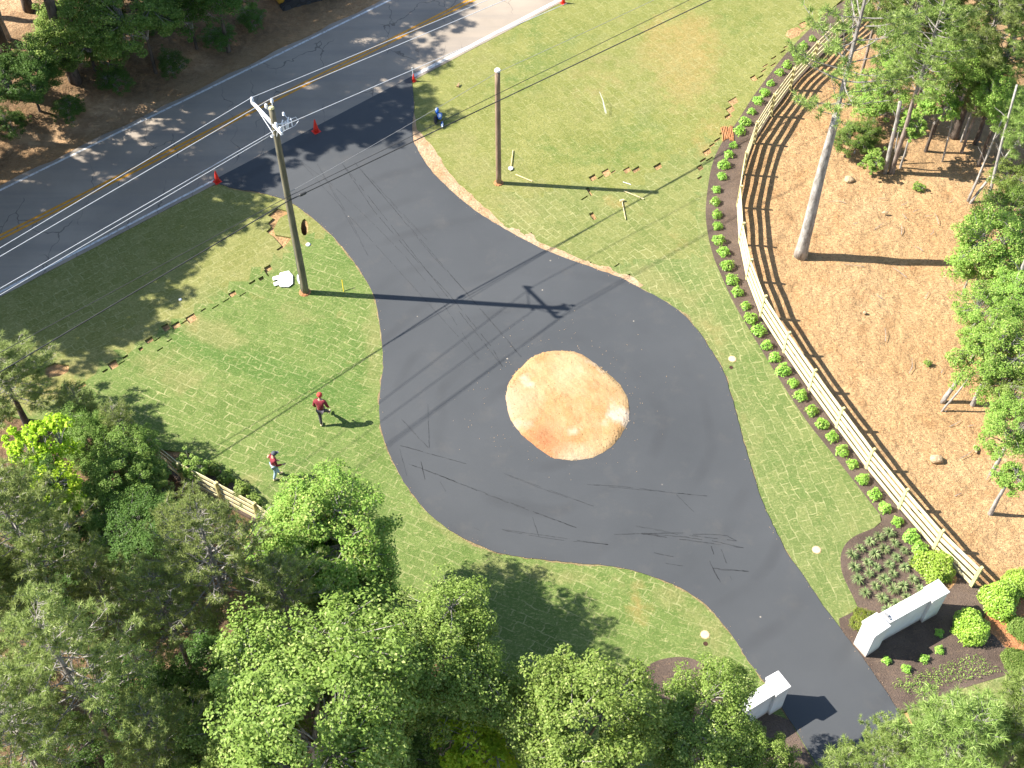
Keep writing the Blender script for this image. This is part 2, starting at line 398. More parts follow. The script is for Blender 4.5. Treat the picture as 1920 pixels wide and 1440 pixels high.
def area(p): return sum(p[i][0]*p[(i+1) % len(p)][1]-p[(i+1) % len(p)][0]*p[i][1] for i in range(len(p)))/2
def densify(p, step, jit=0, rng=random):
    out = []
    for i in range(len(p)):
        a, b = Vector(p[i][:2]), Vector(p[(i+1) % len(p)][:2]); n = max(1, int((b-a).length/step))
        nn = Vector((-(b-a).y, (b-a).x)); nn = nn.normalized() if nn.length > 0 else nn
        for k in range(n):
            q = a.lerp(b, k/n)
            if jit: q = q+nn*rng.uniform(-jit, jit)
            out.append((q.x, q.y))
    return out
def smooth_open(pts, sub=5):
    P_ = [Vector(p[:2]) for p in pts]; out = []
    for i in range(len(P_)-1):
        a = P_[max(i-1, 0)]; b = P_[i]; c = P_[i+1]; d = P_[min(i+2, len(P_)-1)]
        for k in range(sub):
            t = k/sub; out.append(.5*((2*b)+(-a+c)*t+(2*a-5*b+4*c-d)*t*t+(-a+3*b-3*c+d)*t**3))
    out.append(P_[-1]); return [(p.x, p.y) for p in out]
def px(pts, z=Z0): return [tuple(G(x, y, z)[:2]) for x, y in pts]

def sheet(name, outer, z, mat, holes=(), cell=None, thick=.1, zf=None, patch=None):
    polys = [outer]+list(holes)
    polys = [p if area(p) > 0 else p[::-1] for p in polys]
    vs = []; faces = []
    for p in polys:
        faces.append(list(range(len(vs), len(vs)+len(p)))); vs += [Vector(q[:2]) for q in p]
    if cell:
        xs = [v.x for v in vs]; ys = [v.y for v in vs]
        for gx in np.arange(min(xs)+cell/2, max(xs), cell):
            for gy in np.arange(min(ys)+cell/2, max(ys), cell): vs.append(Vector((float(gx), float(gy))))
    ov, oe, of, _, _, oo = delaunay_2d_cdt(vs, [], faces, 2 if not cell else 1, 1e-5)
    keep = [tuple(f) for f, o_ in zip(of, oo) if 0 in o_ and not any(k > 0 for k in o_)]
    used = sorted({i for f in keep for i in f}); mp = {a: b for b, a in enumerate(used)}
    V = [(ov[i].x, ov[i].y, z+(zf(ov[i].x, ov[i].y) if zf else 0)) for i in used]
    Fc = [tuple(mp[i] for i in f) for f in keep]
    ec = {}
    for f in Fc:
        for i in range(len(f)):
            e = (f[i], f[(i+1) % len(f)]); ec[e] = 1
    bd = [e for e in ec if (e[1], e[0]) not in ec]; low = {}
    nv = len(V)
    for a, b in bd:
        for q in (a, b):
            if q not in low: low[q] = len(V); V.append((V[q][0], V[q][1], V[q][2]-thick))
    top = len(Fc)
    Fc += [(b, a, low[a], low[b]) for a, b in bd]
    me = bpy.data.meshes.new(name); me.from_pydata(V, [], Fc); me.update()
    if patch:
        ca = me.color_attributes.new('patch', 'FLOAT_COLOR', 'POINT')
        ca.data.foreach_set('color', np.array([(*patch(v[0], v[1]), 1) for v in V], dtype=np.float32).ravel())
    o = link(name, me, mat); o['kind'] = 'structure'; return o

def Ppx(x, y, z=Z0):
    q = np.array([x, y, z])-CAMP; d = q@FW; return 960+F*(q@RT)/d, 720-F*(q@UP)/d

# ------------------------------------------------------------------ ground
PIT = G(562, 433)
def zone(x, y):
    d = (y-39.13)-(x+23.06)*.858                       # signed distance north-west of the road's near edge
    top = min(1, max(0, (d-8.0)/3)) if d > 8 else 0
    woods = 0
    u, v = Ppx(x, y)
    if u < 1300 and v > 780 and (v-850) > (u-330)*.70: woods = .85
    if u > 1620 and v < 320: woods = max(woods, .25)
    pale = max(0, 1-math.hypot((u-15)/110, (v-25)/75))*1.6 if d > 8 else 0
    for cx, cy, rx, ry in ((240, 205, 190, 26), (160, 235, 80, 20), (360, 118, 60, 20), (60, 262, 90, 20)):  # pale spots paint the sunlit dapples on the bank
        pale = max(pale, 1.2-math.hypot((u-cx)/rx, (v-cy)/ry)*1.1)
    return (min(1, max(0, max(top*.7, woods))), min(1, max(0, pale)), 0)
def make_ground():
    ax = [-1500, -600, -250, -120, -80, -60]+list(np.arange(-48, 48, .4))+[50, 60, 80, 120, 250, 600, 1500]
    ay = [-1500, -600, -200, -80, -30]+list(np.arange(-6, 80, .4))+[84, 95, 120, 200, 400, 800, 1500]
    ax = sorted(ax+list(np.arange(PIT.x-.6, PIT.x+.7, .09))); ay = sorted(ay+list(np.arange(PIT.y-.9, PIT.y+1.0, .09)))
    X, Y = np.meshgrid(ax, ay, indexing='ij')
    Z = .018*np.sin(X*1.3+1.1*np.sin(Y*.7))+.015*np.sin(Y*1.7+X*.6)+.012*np.sin(X*3.1-Y*2.3)
    right = (X > 12) & (Y > 20)
    Z = np.where(right, Z*1.5+.045*np.sin(X*.9+.5*Y)*np.sin(Y*.8-X*.3), Z)
    nw = (Y-39.13)-(X+23.06)*.858
    bank = np.clip((nw-10.5)/4, 0, 1); Z = Z*(1+2*bank)+.9*bank*bank*(3-2*bank)
    d = ((X-PIT.x)/.28)**2+((Y-PIT.y)/.62)**2
    Z = Z-.75*np.clip(1.3-d, 0, 1)
    Z = Z+.02
    n, m_ = X.shape
    idx = np.arange(n*m_).reshape(n, m_)
    f = np.stack([idx[:-1, :-1], idx[1:, :-1], idx[1:, 1:], idx[:-1, 1:]], -1).reshape(-1, 4)
    me = fastmesh('ground', np.stack([X, Y, Z], -1).reshape(-1, 3), f, True)
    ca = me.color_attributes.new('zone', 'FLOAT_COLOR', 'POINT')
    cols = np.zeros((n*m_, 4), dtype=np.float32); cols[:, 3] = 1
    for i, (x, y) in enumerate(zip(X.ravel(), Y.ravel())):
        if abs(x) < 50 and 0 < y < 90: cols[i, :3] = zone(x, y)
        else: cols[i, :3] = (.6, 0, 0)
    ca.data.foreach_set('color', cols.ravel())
    o = link('ground', me, M['ground']); o['kind'] = 'structure'
    def gz(x, y):                                     # height of the bank beyond the road
        nw = (y-39.13)-(x+23.06)*.858; b = min(1, max(0, (nw-10.5)/4)); return .02+.9*b*b*(3-2*b)
    return gz
gz = make_ground()

# ------------------------------------------------------------------ road and driveway
ud = Vector((math.cos(R(40.7)), math.sin(R(40.7)), 0)); un = Vector((-ud.y, ud.x, 0))
rc = Vector((-23.06, 39.13, 0))                       # a point on the near edge line
def rp(s, t): q = rc+ud*s+un*t; return (q.x, q.y)
up0 = (Vector((-24.72, 45.79, 0))-rc).dot(un)         # far edge line
WROAD = up0
e0, e1 = -28, 75
far = [rp(s, WROAD+.30+.05*math.sin(s*1.7)+random.uniform(-.04, .04)) for s in np.arange(e1, e0, -.6)]
near = [rp(s, -.26+random.uniform(-.02, .02)) for s in np.arange(e0, e1, .6)]
sheet('road', near+far, Z0+.012, M['road'], thick=.08)
def stripe(name, segs, t, wd, mat, z=Z0+.017):
    mb = MB()
    for a, b in segs:
        n = max(1, int((b-a)/1.5)); L = [rp(a+(b-a)*i/n, t-wd/2) for i in range(n+1)]; Rr = [rp(a+(b-a)*i/n, t+wd/2) for i in range(n+1)]
        mb.add([(*p, z) for p in L]+[(*p, z) for p in Rr], [(i, i+1, n+2+i, n+1+i) for i in range(n)])
    o = mb.build(name, mat); o['kind'] = 'structure'; return o
sA = (Vector((*G(402, 338)[:2], 0))-rc).dot(ud); sB = (Vector((*G(778, 148)[:2], 0))-rc).dot(ud)
yc = ((Vector((*G(0, 443)[:2], 0))-rc).dot(un)+(Vector((*G(885, 2)[:2], 0))-rc).dot(un))/2
stripe('white_edge_marking', [(e0, e1)], WROAD, .13, M['white_line'])
stripe('white_edge_marking', [(e0, sA)], 0, .12, M['white_line'])
stripe('white_edge_marking', [(sB, e1)], 0, .22, M['white_line'])
stripe('yellow_centre_marking', [(e0, e1)], yc-.12, .14, M['yellow_line'])
stripe('yellow_centre_marking', [(e0, e1)], yc+.12, .14, M['yellow_line'])

LEFT = [(400, 341), (440, 354), (490, 362), (540, 378), (580, 404), (620, 440), (655, 480), (683, 520), (702, 558), (711, 600), (716, 645), (718, 690), (713, 730), (711, 770), (716, 810), (732, 855), (752, 895), (776, 930), (804, 963), (842, 994), (882, 1015), (925, 1034), (970, 1044), (1020, 1050), (1080, 1056), (1130, 1060), (1180, 1068), (1215, 1079), (1260, 1095), (1295, 1114), (1330, 1140), (1352, 1166), (1380, 1203), (1402, 1238), (1428, 1272), (1462, 1322), (1505, 1390), (1540, 1450), (1590, 1540)]
RIGHT = [(772, 150), (776, 200), (773, 255), (788, 290), (812, 324), (848, 360), (890, 395), (930, 420), (970, 443), (1015, 466), (1060, 484), (1110, 502), (1160, 520), (1205, 543), (1250, 568), (1283, 592), (1311, 624), (1335, 660), (1355, 696), (1369, 735), (1381, 778), (1394, 828), (1408, 872), (1420, 914), (1436, 957), (1452, 991), (1478, 1040), (1512, 1090), (1550, 1145), (1585, 1192), (1622, 1240), (1652, 1285), (1686, 1334), (1722, 1385), (1770, 1450), (1830, 1540)]
dl = smooth_open(px(LEFT), 5); dr = smooth_open(px(RIGHT), 5)
rg = random.Random(3)
dl = [(x+rg.uniform(-.018, .018), y+rg.uniform(-.018, .018)) for x, y in dl]
dr = [(x+rg.uniform(-.025, .025), y+rg.uniform(-.025, .025)) for x, y in dr]
dl[0] = rp(sA, .02); dr[0] = rp(sB, .02)
sheet('driveway', dl+dr[::-1], Z0+.030, M['asphalt'], cell=2.0, thick=.10)

# ragged soil line and crumbs where the asphalt meets the turf
rg = random.Random(44)
def fringe(line, side, i0, i1):
    L = line[i0:i1]; out = []
    for i, p in enumerate(L):
        a = Vector(L[max(i-1, 0)]); b = Vector(L[min(i+1, len(L)-1)]); d = (b-a).normalized(); n_ = Vector((-d.y, d.x))*side
        w_ = -.02+.16*abs(mnoise.noise(Vector((p[0]*1.1, p[1]*1.1, side*3))))+rg.uniform(0, .03); out.append((p[0]+n_.x*w_, p[1]+n_.y*w_))
    inn = []
    for i, p in enumerate(L):
        a = Vector(L[max(i-1, 0)]); b = Vector(L[min(i+1, len(L)-1)]); d = (b-a).normalized(); n_ = Vector((-d.y, d.x))*side; inn.append((p[0]-n_.x*.15, p[1]-n_.y*.15))
    sheet('soil_edge', out+inn[::-1], Z0+.004, M['thatch'], thick=.02)
def fine(line):
    o_ = []
    for a, b in zip(line, line[1:]):
        n = max(1, int(math.hypot(b[0]-a[0], b[1]-a[1])/.09))
        for k in range(n): o_.append((a[0]+(b[0]-a[0])*k/n, a[1]+(b[1]-a[1])*k/n))
    return o_+[line[-1]]
fl, fr = fine(dl), fine(dr)
fringe(fl, -1, 8, len(fl)-30); fringe(fr, 1, int(len(fr)*.34), len(fr)-30)
mb = MB()
for ln_, sd_ in ((fl, 1), (fr, -1)):
    for p in ln_:
        if rg.random() < .55:
            x, y = p[0]+rg.gauss(0, .10), p[1]+rg.gauss(0, .07); s_ = rg.uniform(.006, .02); z = Z0+.032
            mb.add([(x+s_, y, z), (x, y+s_, z), (x-s_, y, z), (x, y-s_, z), (x, y, z+s_)], [(0, 1, 4), (1, 2, 4), (2, 3, 4), (3, 0, 4)])
o = mb.build('edge_crumbs', M['strip']); tag(o, 'loose soil crumbs scattered along both edges of the driveway', 'soil crumbs', kind='stuff')
# dark scuffs left on the fresh asphalt
SC = [([(560, 300), (620, 345), (700, 420), (760, 482), (827, 563), (898, 675)], .8), ([(640, 305), (700, 395), (773, 480), (840, 550), (880, 600), (923, 653), (942, 688)], 1.3), ([(660, 300), (720, 370), (810, 480), (873, 547), (950, 637), (977, 670)], .9),
      ([(590, 300), (650, 400), (690, 480)], .6), ([(690, 330), (760, 410), (800, 450)], .6), ([(740, 833), (800, 850), (873, 870)], .9), ([(757, 867), (827, 893), (905, 925), (997, 960), (1080, 990)], 1.3), ([(930, 883), (1010, 915), (1113, 950)], .9), ([(1090, 908), (1170, 913), (1240, 922), (1325, 931)], 1.1),
      ([(747, 833), (755, 865), (763, 893)], .6), ([(787, 857), (797, 900)], .8), ([(802, 750), (805, 840)], .6), ([(750, 783), (775, 812), (803, 840)], .7), ([(820, 895), (836, 922)], .8), ([(1280, 1003), (1330, 1002), (1363, 1005), (1380, 1015)], 1.6), ([(1190, 1000), (1240, 1004), (1280, 1007), (1340, 1016), (1393, 1028)], 1.7),
      ([(1325, 1043), (1340, 1075), (1353, 1097)], 1.2), ([(1325, 1065), (1360, 1070), (1403, 1072)], 1.5), ([(1330, 1015), (1338, 1040)], .9), ([(1348, 1020), (1362, 1057)], .9), ([(1366, 1075), (1372, 1087)], .8), ([(930, 992), (985, 1003), (1040, 1012), (1140, 1022)], 1.2), ([(995, 960), (1010, 1006)], .6), ([(1140, 1003), (1190, 1001), (1280, 1000)], .9), ([(1180, 985), (1240, 995), (1270, 1003)], .7),
      ([(1260, 440+480), (1300, 960)], .5), ([(878, 985), (900, 996)], .6), ([(1215, 1035), (1262, 1045)], .7), ([(1235, 1055), (1280, 1062)], .7)]
mb = MB(); rg = random.Random(5)
for pl, wd in SC:
    q = [Vector(p) for p in densify(px(pl)+[px(pl)[-1]], .12)][:-1]
    q = [p+Vector((rg.uniform(-.012, .012), rg.uniform(-.012, .012))) for p in q]
    on = 0
    for a, b in zip(q, q[1:]):
        on -= 1
        if on < -rg.randint(1, 5): on = rg.randint(3, 22)
        if on < 0 or (b-a).length < 1e-4 or (b-a).length > .3: continue
        d = (b-a).normalized(); n_ = Vector((-d.y, d.x))*(.011*wd*rg.uniform(.35, 1.15))
        mb.add([(a.x-n_.x, a.y-n_.y, Z0+.034), (b.x-n_.x, b.y-n_.y, Z0+.034), (b.x+n_.x, b.y+n_.y, Z0+.034), (a.x+n_.x, a.y+n_.y, Z0+.034)], [(0, 1, 2, 3)])
o = mb.build('driveway_scuffs', M['scuff']); o['kind'] = 'structure'

# ------------------------------------------------------------------ lawns
def blobs(lst):
    def f(x, y):
        u, v = Ppx(x, y); c = [0, 0, 0]
        for ch, cx, cy, rx, ry, rot, k in lst:
            a = math.cos(rot)*(u-cx)+math.sin(rot)*(v-cy); b = -math.sin(rot)*(u-cx)+math.cos(rot)*(v-cy)
            d = math.hypot(a/rx, b/ry); c[ch] = max(c[ch], k*min(1, max(0, 1.5-d)))
        return c
    return f
def quadhole(cx, cy, w_, h_, rot):
    h_ = h_*1.35 if h_ >= 5 else h_
    w_ = w_*1.15 if h_ >= 5 else w_
    # a missing piece of sod, given in picture units at the ground
    c, s = math.cos(rot), math.sin(rot)
    return px([(cx+c*a*w_-s*b*h_, cy+s*a*w_+c*b*h_) for a, b in ((-.5, -.5), (.5, -.42), (.45, .5), (-.42, .45))])
HR = R(-33)
holesL = [px([(502, 404), (519, 390), (538, 395), (539, 401), (525, 408), (520, 416), (513, 430), (516, 440), (546, 445), (545, 449), (532, 464), (521, 470), (518, 468), (528, 461), (510, 442), (499, 434), (508, 426), (502, 418), (512, 409)])]
for cx, cy, w_, h_ in [(503, 503, 12, 8), (473, 529, 14, 4), (490, 522, 9, 5), (436, 551, 13, 7), (381, 581, 12, 3), (359, 597, 17, 11), (330, 610, 15, 8), (311, 614, 12, 10), (280, 638, 14, 7), (264, 654, 8, 5), (235, 669, 12, 4), (212, 684, 16, 11), (197, 695, 12, 4), (345, 604, 13, 2.6), (404, 575, 16, 2.2), (424, 563, 15, 2.2), (295, 636, 15, 2.4), (318, 638, 12, 2.4), (300, 655, 14, 2.6), (228, 680, 15, 2.4), (455, 552, 15, 2.2), (500, 512, 3, 11), (150, 725, 22, 6)]:
    holesL.append(quadhole(cx, cy, w_, h_, HR))
holesL.append(px([(571+7*math.cos(t)-0, 426+16*math.sin(t)) for t in np.arange(0, 6.28, .6)]))
holesL.append(px([(80, 690), (102, 680), (130, 684), (128, 697), (112, 705), (90, 708)]))
JB = [(400, 872), (440, 905), (480, 940), (520, 972), (560, 1000), (620, 1045), (700, 1110), (800, 1190), (900, 1265), (960, 1310), (1060, 1370), (1180, 1440), (1300, 1520)]
lawnL = [rp(s, -.27) for s in np.arange(-9, sA+.1, .8)]+px([(450, 335), (600, 400), (740, 500), (790, 620), (780, 760), (850, 900), (960, 980), (1150, 1010), (1300, 1070), (1440, 1200), (1540, 1360), (1600, 1500), (1610, 1560)])+px(JB[::-1])+px([(360, 850), (300, 842), (200, 815), (90, 800), (-10, 770), (-150, 750)])
patL = blobs([(0, 440, 670, 135, 28, .38, 1), (0, 570, 720, 110, 30, .35, .8), (0, 395, 545, 50, 20, -.5, .6), (2, 400, 625, 60, 25, .3, 1), (2, 200, 660, 130, 24, -.55, .6), (2, 330, 700, 90, 40, .3, .6), (2, 360, 560, 150, 22, -.55, .5), (0, 650, 740, 50, 90, 0, .5), (0, 620, 640, 80, 40, .4, .5), (2, 560, 590, 40, 16, .2, .7), (2, 470, 900, 26, 12, .1, .9), (0, 560, 850, 90, 60, .3, .4), (1, 357, 603, 14, 8, -.3, 1), (1, 472, 549, 9, 8, 0, 1), (2, 700, 640, 16, 90, 0, .8), (2, 850, 1000, 100, 12, .5, .7), (2, 1010, 1075, 120, 16, .1, .7), (1, 1205, 1110, 12, 22, .2, 1), (1, 1195, 1150, 24, 12, 0, 1), (2, 1290, 1130, 120, 26, .35, .6), (2, 1330, 1190, 60, 40, .7, .6), (1, 90, 720, 100, 24, -.3, .5), (2, 520, 470, 30, 50, .2, .5), (0, 640, 500, 40, 60, .5, .35), (2, 90, 760, 90, 25, .2, .6)])
def split_poly(poly, a, b, side):                      # half of a polygon, cut along the line a-b
    nx, ny = -(b[1]-a[1]), (b[0]-a[0]); out = []
    d = [((p[0]-a[0])*nx+(p[1]-a[1])*ny)*side for p in poly]
    for i in range(len(poly)):
        j = (i+1) % len(poly)
        if d[i] >= 0: out.append(poly[i])
        if (d[i] >= 0) != (d[j] >= 0):
            t = d[i]/(d[i]-d[j]); out.append((poly[i][0]+(poly[j][0]-poly[i][0])*t, poly[i][1]+(poly[j][1]-poly[i][1])*t))
    return out
cA, cB = G(0, 800)[:2], G(600, 445)[:2]
mLl = mat_lawn('sod_lower_left', R(-25.6), c1=(.068, .128, .028), c2=(.108, .170, .046)); mLu = mat_lawn('sod_by_the_road', R(-51.5+90), seam=.9, c1=(.12, .15, .04), c2=(.165, .19, .065))
lowL = split_poly(lawnL, cA, cB, -1); upL = split_poly(lawnL, cA, cB, 1)
def inside(h, poly):
    x = sum(p[0] for p in h)/len(h); y = sum(p[1] for p in h)/len(h); r = False
    for i in range(len(poly)):
        a, b = poly[i], poly[(i+1) % len(poly)]
        if (a[1] > y) != (b[1] > y) and x < (b[0]-a[0])*(y-a[1])/(b[1]-a[1])+a[0]: r = not r
    return r
# the missing pieces lie across the joint, so both lawns take the ones they touch: one sheet each
sheet('lawn', lowL, Z0, mLl, [], .45, .13, patch=patL) if False else None
def lawn_two(poly, holes, mats, chooser, patch, name):
    o = sheet(name, poly, Z0, mats[0], holes, .45, .13, patch=patch)
    for m_ in mats[1:]: o.data.materials.append(m_)
    for p in o.data.polygons:
        p.material_index = chooser(p.center)
    return o
def chL(c):
    u, v = Ppx(c[0], c[1])
    return 1 if v < 800-.61*u+ (8 if int(u/18) % 2 else -4) and u < 620 else 0
lawn_two(lawnL, holesL, [mLl, mLu], chL, patL, 'lawn')

MO = [(1555, 20), (1523, 50), (1490, 83), (1460, 117), (1413, 180), (1383, 227), (1352, 270), (1335, 310), (1327, 353), (1323, 400), (1328, 443), (1336, 475), (1345, 500), (1377, 570), (1420, 643), (1467, 720), (1513, 790), (1563, 853), (1617, 923), (1650, 965)]
BULGE = [(1652, 978), (1638, 990), (1607, 1003), (1588, 1017), (1578, 1035), (1576, 1055), (1580, 1077), (1590, 1100), (1600, 1120), (1608, 1138), (1598, 1148), (1573, 1160)]
holesR = []
for cx, cy, w_, h_ in [(1112, 333, 12, 8), (1137, 324, 13, 10), (1176, 319, 12, 7), (1193, 318, 14, 6), (1234, 312, 14, 8), (1112, 405, 8, 12), (1105, 359, 5, 14), (1096, 371, 15, 2.6), (1126, 332, 13, 2.5), (1150, 322, 10, 3), (1375, 190, 16, 9), (1370, 205, 14, 9), (1366, 218, 13, 6), (1413, 146, 10, 7), (1491, 61, 12, 7), (1506, 46, 13, 8), (1505, 57, 13, 3), (1484, 71, 8, 3), (1478, 78, 8, 3), (1474, 87, 12, 3), (1468, 96, 12, 3), (1451, 108, 12, 3), (1450, 121, 12, 3), (1435, 123, 12, 3), (1432, 132, 12, 3), (1427, 143, 12, 3), (1418, 149, 10, 3), (1345, 262, 14, 4), (1335, 272, 12, 4), (1326, 285, 14, 8), (1318, 300, 14, 4), (1352, 250, 6, 3), (1313, 314, 10, 8), (1312, 333, 10, 4), (1103, 497, 14, 5), (1136, 512, 14, 5), (1157, 497, 12, 2.5), (1176, 518, 16, 4), (965, 437, 12, 6), (990, 443, 18, 5), (1330, 298, 16, 2.5), (1230, 250, .1, .1)]:
    if w_ > 1: holesR.append(quadhole(cx, cy, w_, h_, HR))
lawnR = [rp(s, -.27) for s in np.arange(sB-.3, sB+38, .9)]+px([(1640, -80), (1600, -20)])+px(MO)+px(BULGE)+px([(1590, 1185), (1560, 1190), (1420, 1030), (1330, 800), (1230, 650), (1100, 540), (900, 450), (790, 350), (740, 250), (750, 180)])
patR = blobs([(1, 1290, 110, 55, 90, .2, .85), (1, 1240, 80, 40, 60, .4, .7), (1, 1120, 150, 60, 40, 0, .35), (0, 1010, 120, 120, 40, -.5, .5), (0, 980, 60, 60, 30, -.4, .4), (0, 1200, 250, 60, 60, .7, .5), (2, 880, 300, 40, 90, -.6, .6), (2, 960, 360, 90, 60, .7, .6), (2, 900, 120, 90, 40, -.5, .4), (1, 1330, 250, 60, 40, -.9, .45), (2, 1200, 150, 200, 100, 0, .45), (0, 1350, 30, 90, 40, .3, .35), (1, 1260, 460, 30, 40, .7, .3), (2, 1330, 430, 20, 120, 0, .6), (2, 1245, 535, 70, 22, .45, .9), (2, 1330, 620, 26, 80, -.6, .7), (1, 1338, 630, 16, 40, -.5, .5), (2, 1400, 800, 16, 120, -.2, .5), (0, 1500, 900, 60, 90, -.7, .35), (0, 1420, 700, 40, 80, -.6, .35), (0, 1100, 290, 150, 30, .1, .4), (1, 1150, 380, 30, 14, .5, .5), (2, 1600, 980, 20, 20, 0, .6)])
mRu = mat_lawn('sod_upper_right', R(-55.9), seam=.7, c1=(.115, .150, .036), c2=(.165, .19, .058)); mRl = mat_lawn('sod_along_fence', R(-74.6), seam=1.1, c1=(.082, .138, .038), c2=(.128, .175, .058))
mRm = mat_lawn('sod_middle_right', R(-52), seam=1.15, c1=(.10, .145, .040), c2=(.155, .185, .062))
def chR(c):
    u, v = Ppx(c[0], c[1])
    if v > 480+.1*(1300-u) or u > 1310 and v > 260: return 1
    return 2 if v > 355-.0*(u-1000)+14*math.sin(u/30)-max(0, (u-1150)*.45) and u > 940 else 0
lawn_two(lawnR, holesR, [mRu, mRl, mRm], chR, patR, 'lawn')
lawn3 = px([(1700, 1330), (1745, 1312), (1800, 1292), (1860, 1274), (1895, 1262), (1925, 1235), (2050, 1215), (2200, 1300), (2100, 1520), (1800, 1560)])
sheet('lawn', lawn3, Z0, mRl, [], .6, .13, patch=blobs([(2, 1850, 1290, 150, 30, -.2, .7)]))

# tan strip of bare dirt between driveway and right lawn
SO = [(778, 190), (780, 235), (800, 262), (822, 290), (838, 318), (862, 345), (892, 372), (925, 402), (948, 425), (972, 430), (982, 440), (998, 438), (1008, 452), (1030, 462), (1055, 470), (1092, 488), (1102, 490), (1124, 498), (1140, 500), (1160, 512), (1180, 516), (1205, 535)]
rg = random.Random(9)
so_ = densify(px(SO), .18)[:-1]
so_ = so_[:int(len(so_)*.5)+6] if False else so_
strip_out = smooth_open(px(SO), 4); strip_out = [(x+rg.uniform(-.05, .05), y+rg.uniform(-.05, .05)) for x, y in strip_out]
sheet('dirt_strip', strip_out+px([(1180, 550), (1050, 510), (900, 440), (800, 350), (760, 290), (760, 200)]), Z0+.006, M['strip'], cell=None, thick=.02)
# mulch beds
FB = [(1630, 22), (1568, 77), (1526, 118), (1482, 167), (1446, 216), (1414, 268), (1394, 325), (1384, 388), (1388, 457), (1402, 525), (1428, 593), (1471, 661), (1519, 731), (1570, 802), (1626, 878), (1687, 953), (1752, 1029), (1822, 1098)]
bed = smooth_open(px([(1620, -20)]+MO+BULGE), 4)+px([(1575, 1175), (1560, 1190), (1600, 1250), (1640, 1300), (1668, 1345), (1700, 1332), (1745, 1312), (1800, 1292), (1860, 1274), (1893, 1264), (1897, 1245), (1886, 1215), (1862, 1190), (1838, 1178), (1845, 1150), (1850, 1120), (1835, 1100)])+px([(x-2, y+1) for x, y in FB[::-1]])
sheet('mulch_bed', bed, Z0+.010, M['mulch'], cell=.5, thick=.12)
JI = [(300, 868), (335, 903), (400, 935), (480, 978), (560, 1035), (640, 1095), (720, 1160), (800, 1222), (880, 1283), (950, 1337), (1010, 1380), (1090, 1430), (1180, 1490)]
bed2 = smooth_open(px([(372, 862)]+JB), 4)+px(JI[::-1])
sheet('mulch_bed', bed2, Z0+.010, M['mulch'], thick=.12)
sheet('mulch_bed', smooth_open(px([(1190, 1270), (1205, 1255), (1235, 1238), (1275, 1232), (1310, 1240), (1345, 1270), (1375, 1300), (1400, 1320)]), 4)+px([(1480, 1350), (1520, 1420), (1560, 1500), (1300, 1500), (1230, 1400), (1180, 1330)]), Z0+.010, M['mulch'], thick=.12)
# red clay trodden patch beside the hedge shrubs
sheet('clay_patch', px([(1838, 1178), (1862, 1190), (1886, 1215), (1897, 1245), (1893, 1264), (1925, 1250), (1990, 1230), (1990, 1100), (1900, 1090), (1855, 1110), (1850, 1150)]), Z0+.006, M['redclay'], thick=.1)
# bare clay furrows where sod is still missing by the bed
mb = MB(); rg = random.Random(2)
for i in range(7):
    a = G(1353+3.2*i, 237+rg.uniform(-2, 2), Z0+.03); b = G(1356+3.2*i, 262+rg.uniform(-3, 3), Z0+.03)
    mb.tube([a.lerp(b, t)+Vector((rg.uniform(-.02, .02), 0, 0)) for t in np.linspace(0, 1, 7)], .035, 6)
o = mb.build('clay_ridges', M['redclay'], smooth=True); tag(o, 'short parallel ridges of red clay at the lawn edge beside the shrub row', 'clay ridges')

# ------------------------------------------------------------------ island mound
OUT = [(925, 780), (935, 740), (950, 700), (1000, 640), (1070, 575), (1115, 553), (1160, 541), (1250, 536), (1340, 550), (1430, 610), (1520, 680), (1590, 760), (1622, 870), (1600, 960), (1550, 1040), (1470, 1110), (1350, 1150), (1200, 1140), (1100, 1080), (1000, 990), (940, 890)]
mo = px([(640+x/3, 480+y/3) for x, y in OUT]); mo = densify(smooth_open(mo+[mo[0]], 6)[:-1], .10, .022, random.Random(4))
moA = np.array(mo)
def mz(x, y):
    d = float(np.min(np.hypot(moA[:, 0]-x, moA[:, 1]-y)))
    h = .12*(1-math.exp(-d/.7)) + .045*min(1, d*6)
    q = Vector((x, y, 0)); return h+min(1, d*5)*(.05*mnoise.noise(q*.8)+.022*mnoise.noise(q*2.3)+.016*mnoise.noise(q*5)+.010*mnoise.noise(q*11))
o = sheet('dirt_mound', mo, Z0+.035, M['mound'], cell=.13, thick=.1, zf=mz); del o['kind']
me = o.data; nv = len(me.vertices); rg = np.random.default_rng(6)
mb = MB(); me2 = me.copy()
allv = [tuple(v.co) for v in me.vertices]; allf = [tuple(p.vertices) for p in me.polygons]
for i in range(560):
    if i < 420: b = mo[rg.integers(len(mo))]; c = np.mean(moA, 0); k = rg.uniform(-.01, .18); x, y = b[0]+(c[0]-b[0])*k+rg.uniform(-.05, .05), b[1]+(c[1]-b[1])*k+rg.uniform(-.05, .05)
    else: b = mo[rg.integers(len(mo))]; c = np.mean(moA, 0); k = rg.uniform(0, 1); x, y = b[0]+(c[0]-b[0])*k, b[1]+(c[1]-b[1])*k
    s_ = float(rg.uniform(.010, .034)); z = Z0+.035+mz(x, y) if k > .02 else Z0+.04; base = len(allv)
    for dx, dy, dz in ((1, 0, 0), (0, 1, 0), (-1, 0, 0), (0, -1, 0), (0, 0, .9), (0, 0, -.9)):
        allv.append((x+s_*(dx+rg.uniform(-.3, .3)), y+s_*(dy+rg.uniform(-.3, .3)), z+s_*dz*.8))
    allf += [tuple(base+j for j in f) for f in ((0, 1, 4), (1, 2, 4), (2, 3, 4), (3, 0, 4), (1, 0, 5), (2, 1, 5), (3, 2, 5), (0, 3, 5))]
me3 = bpy.data.meshes.new('dirt_mound'); me3.from_pydata(allv, [], allf); me3.update(); me3.materials.append(M['mound']); o.data = me3
tag(o, 'round mound of pale orange dirt in the middle of the black driveway', 'dirt mound')
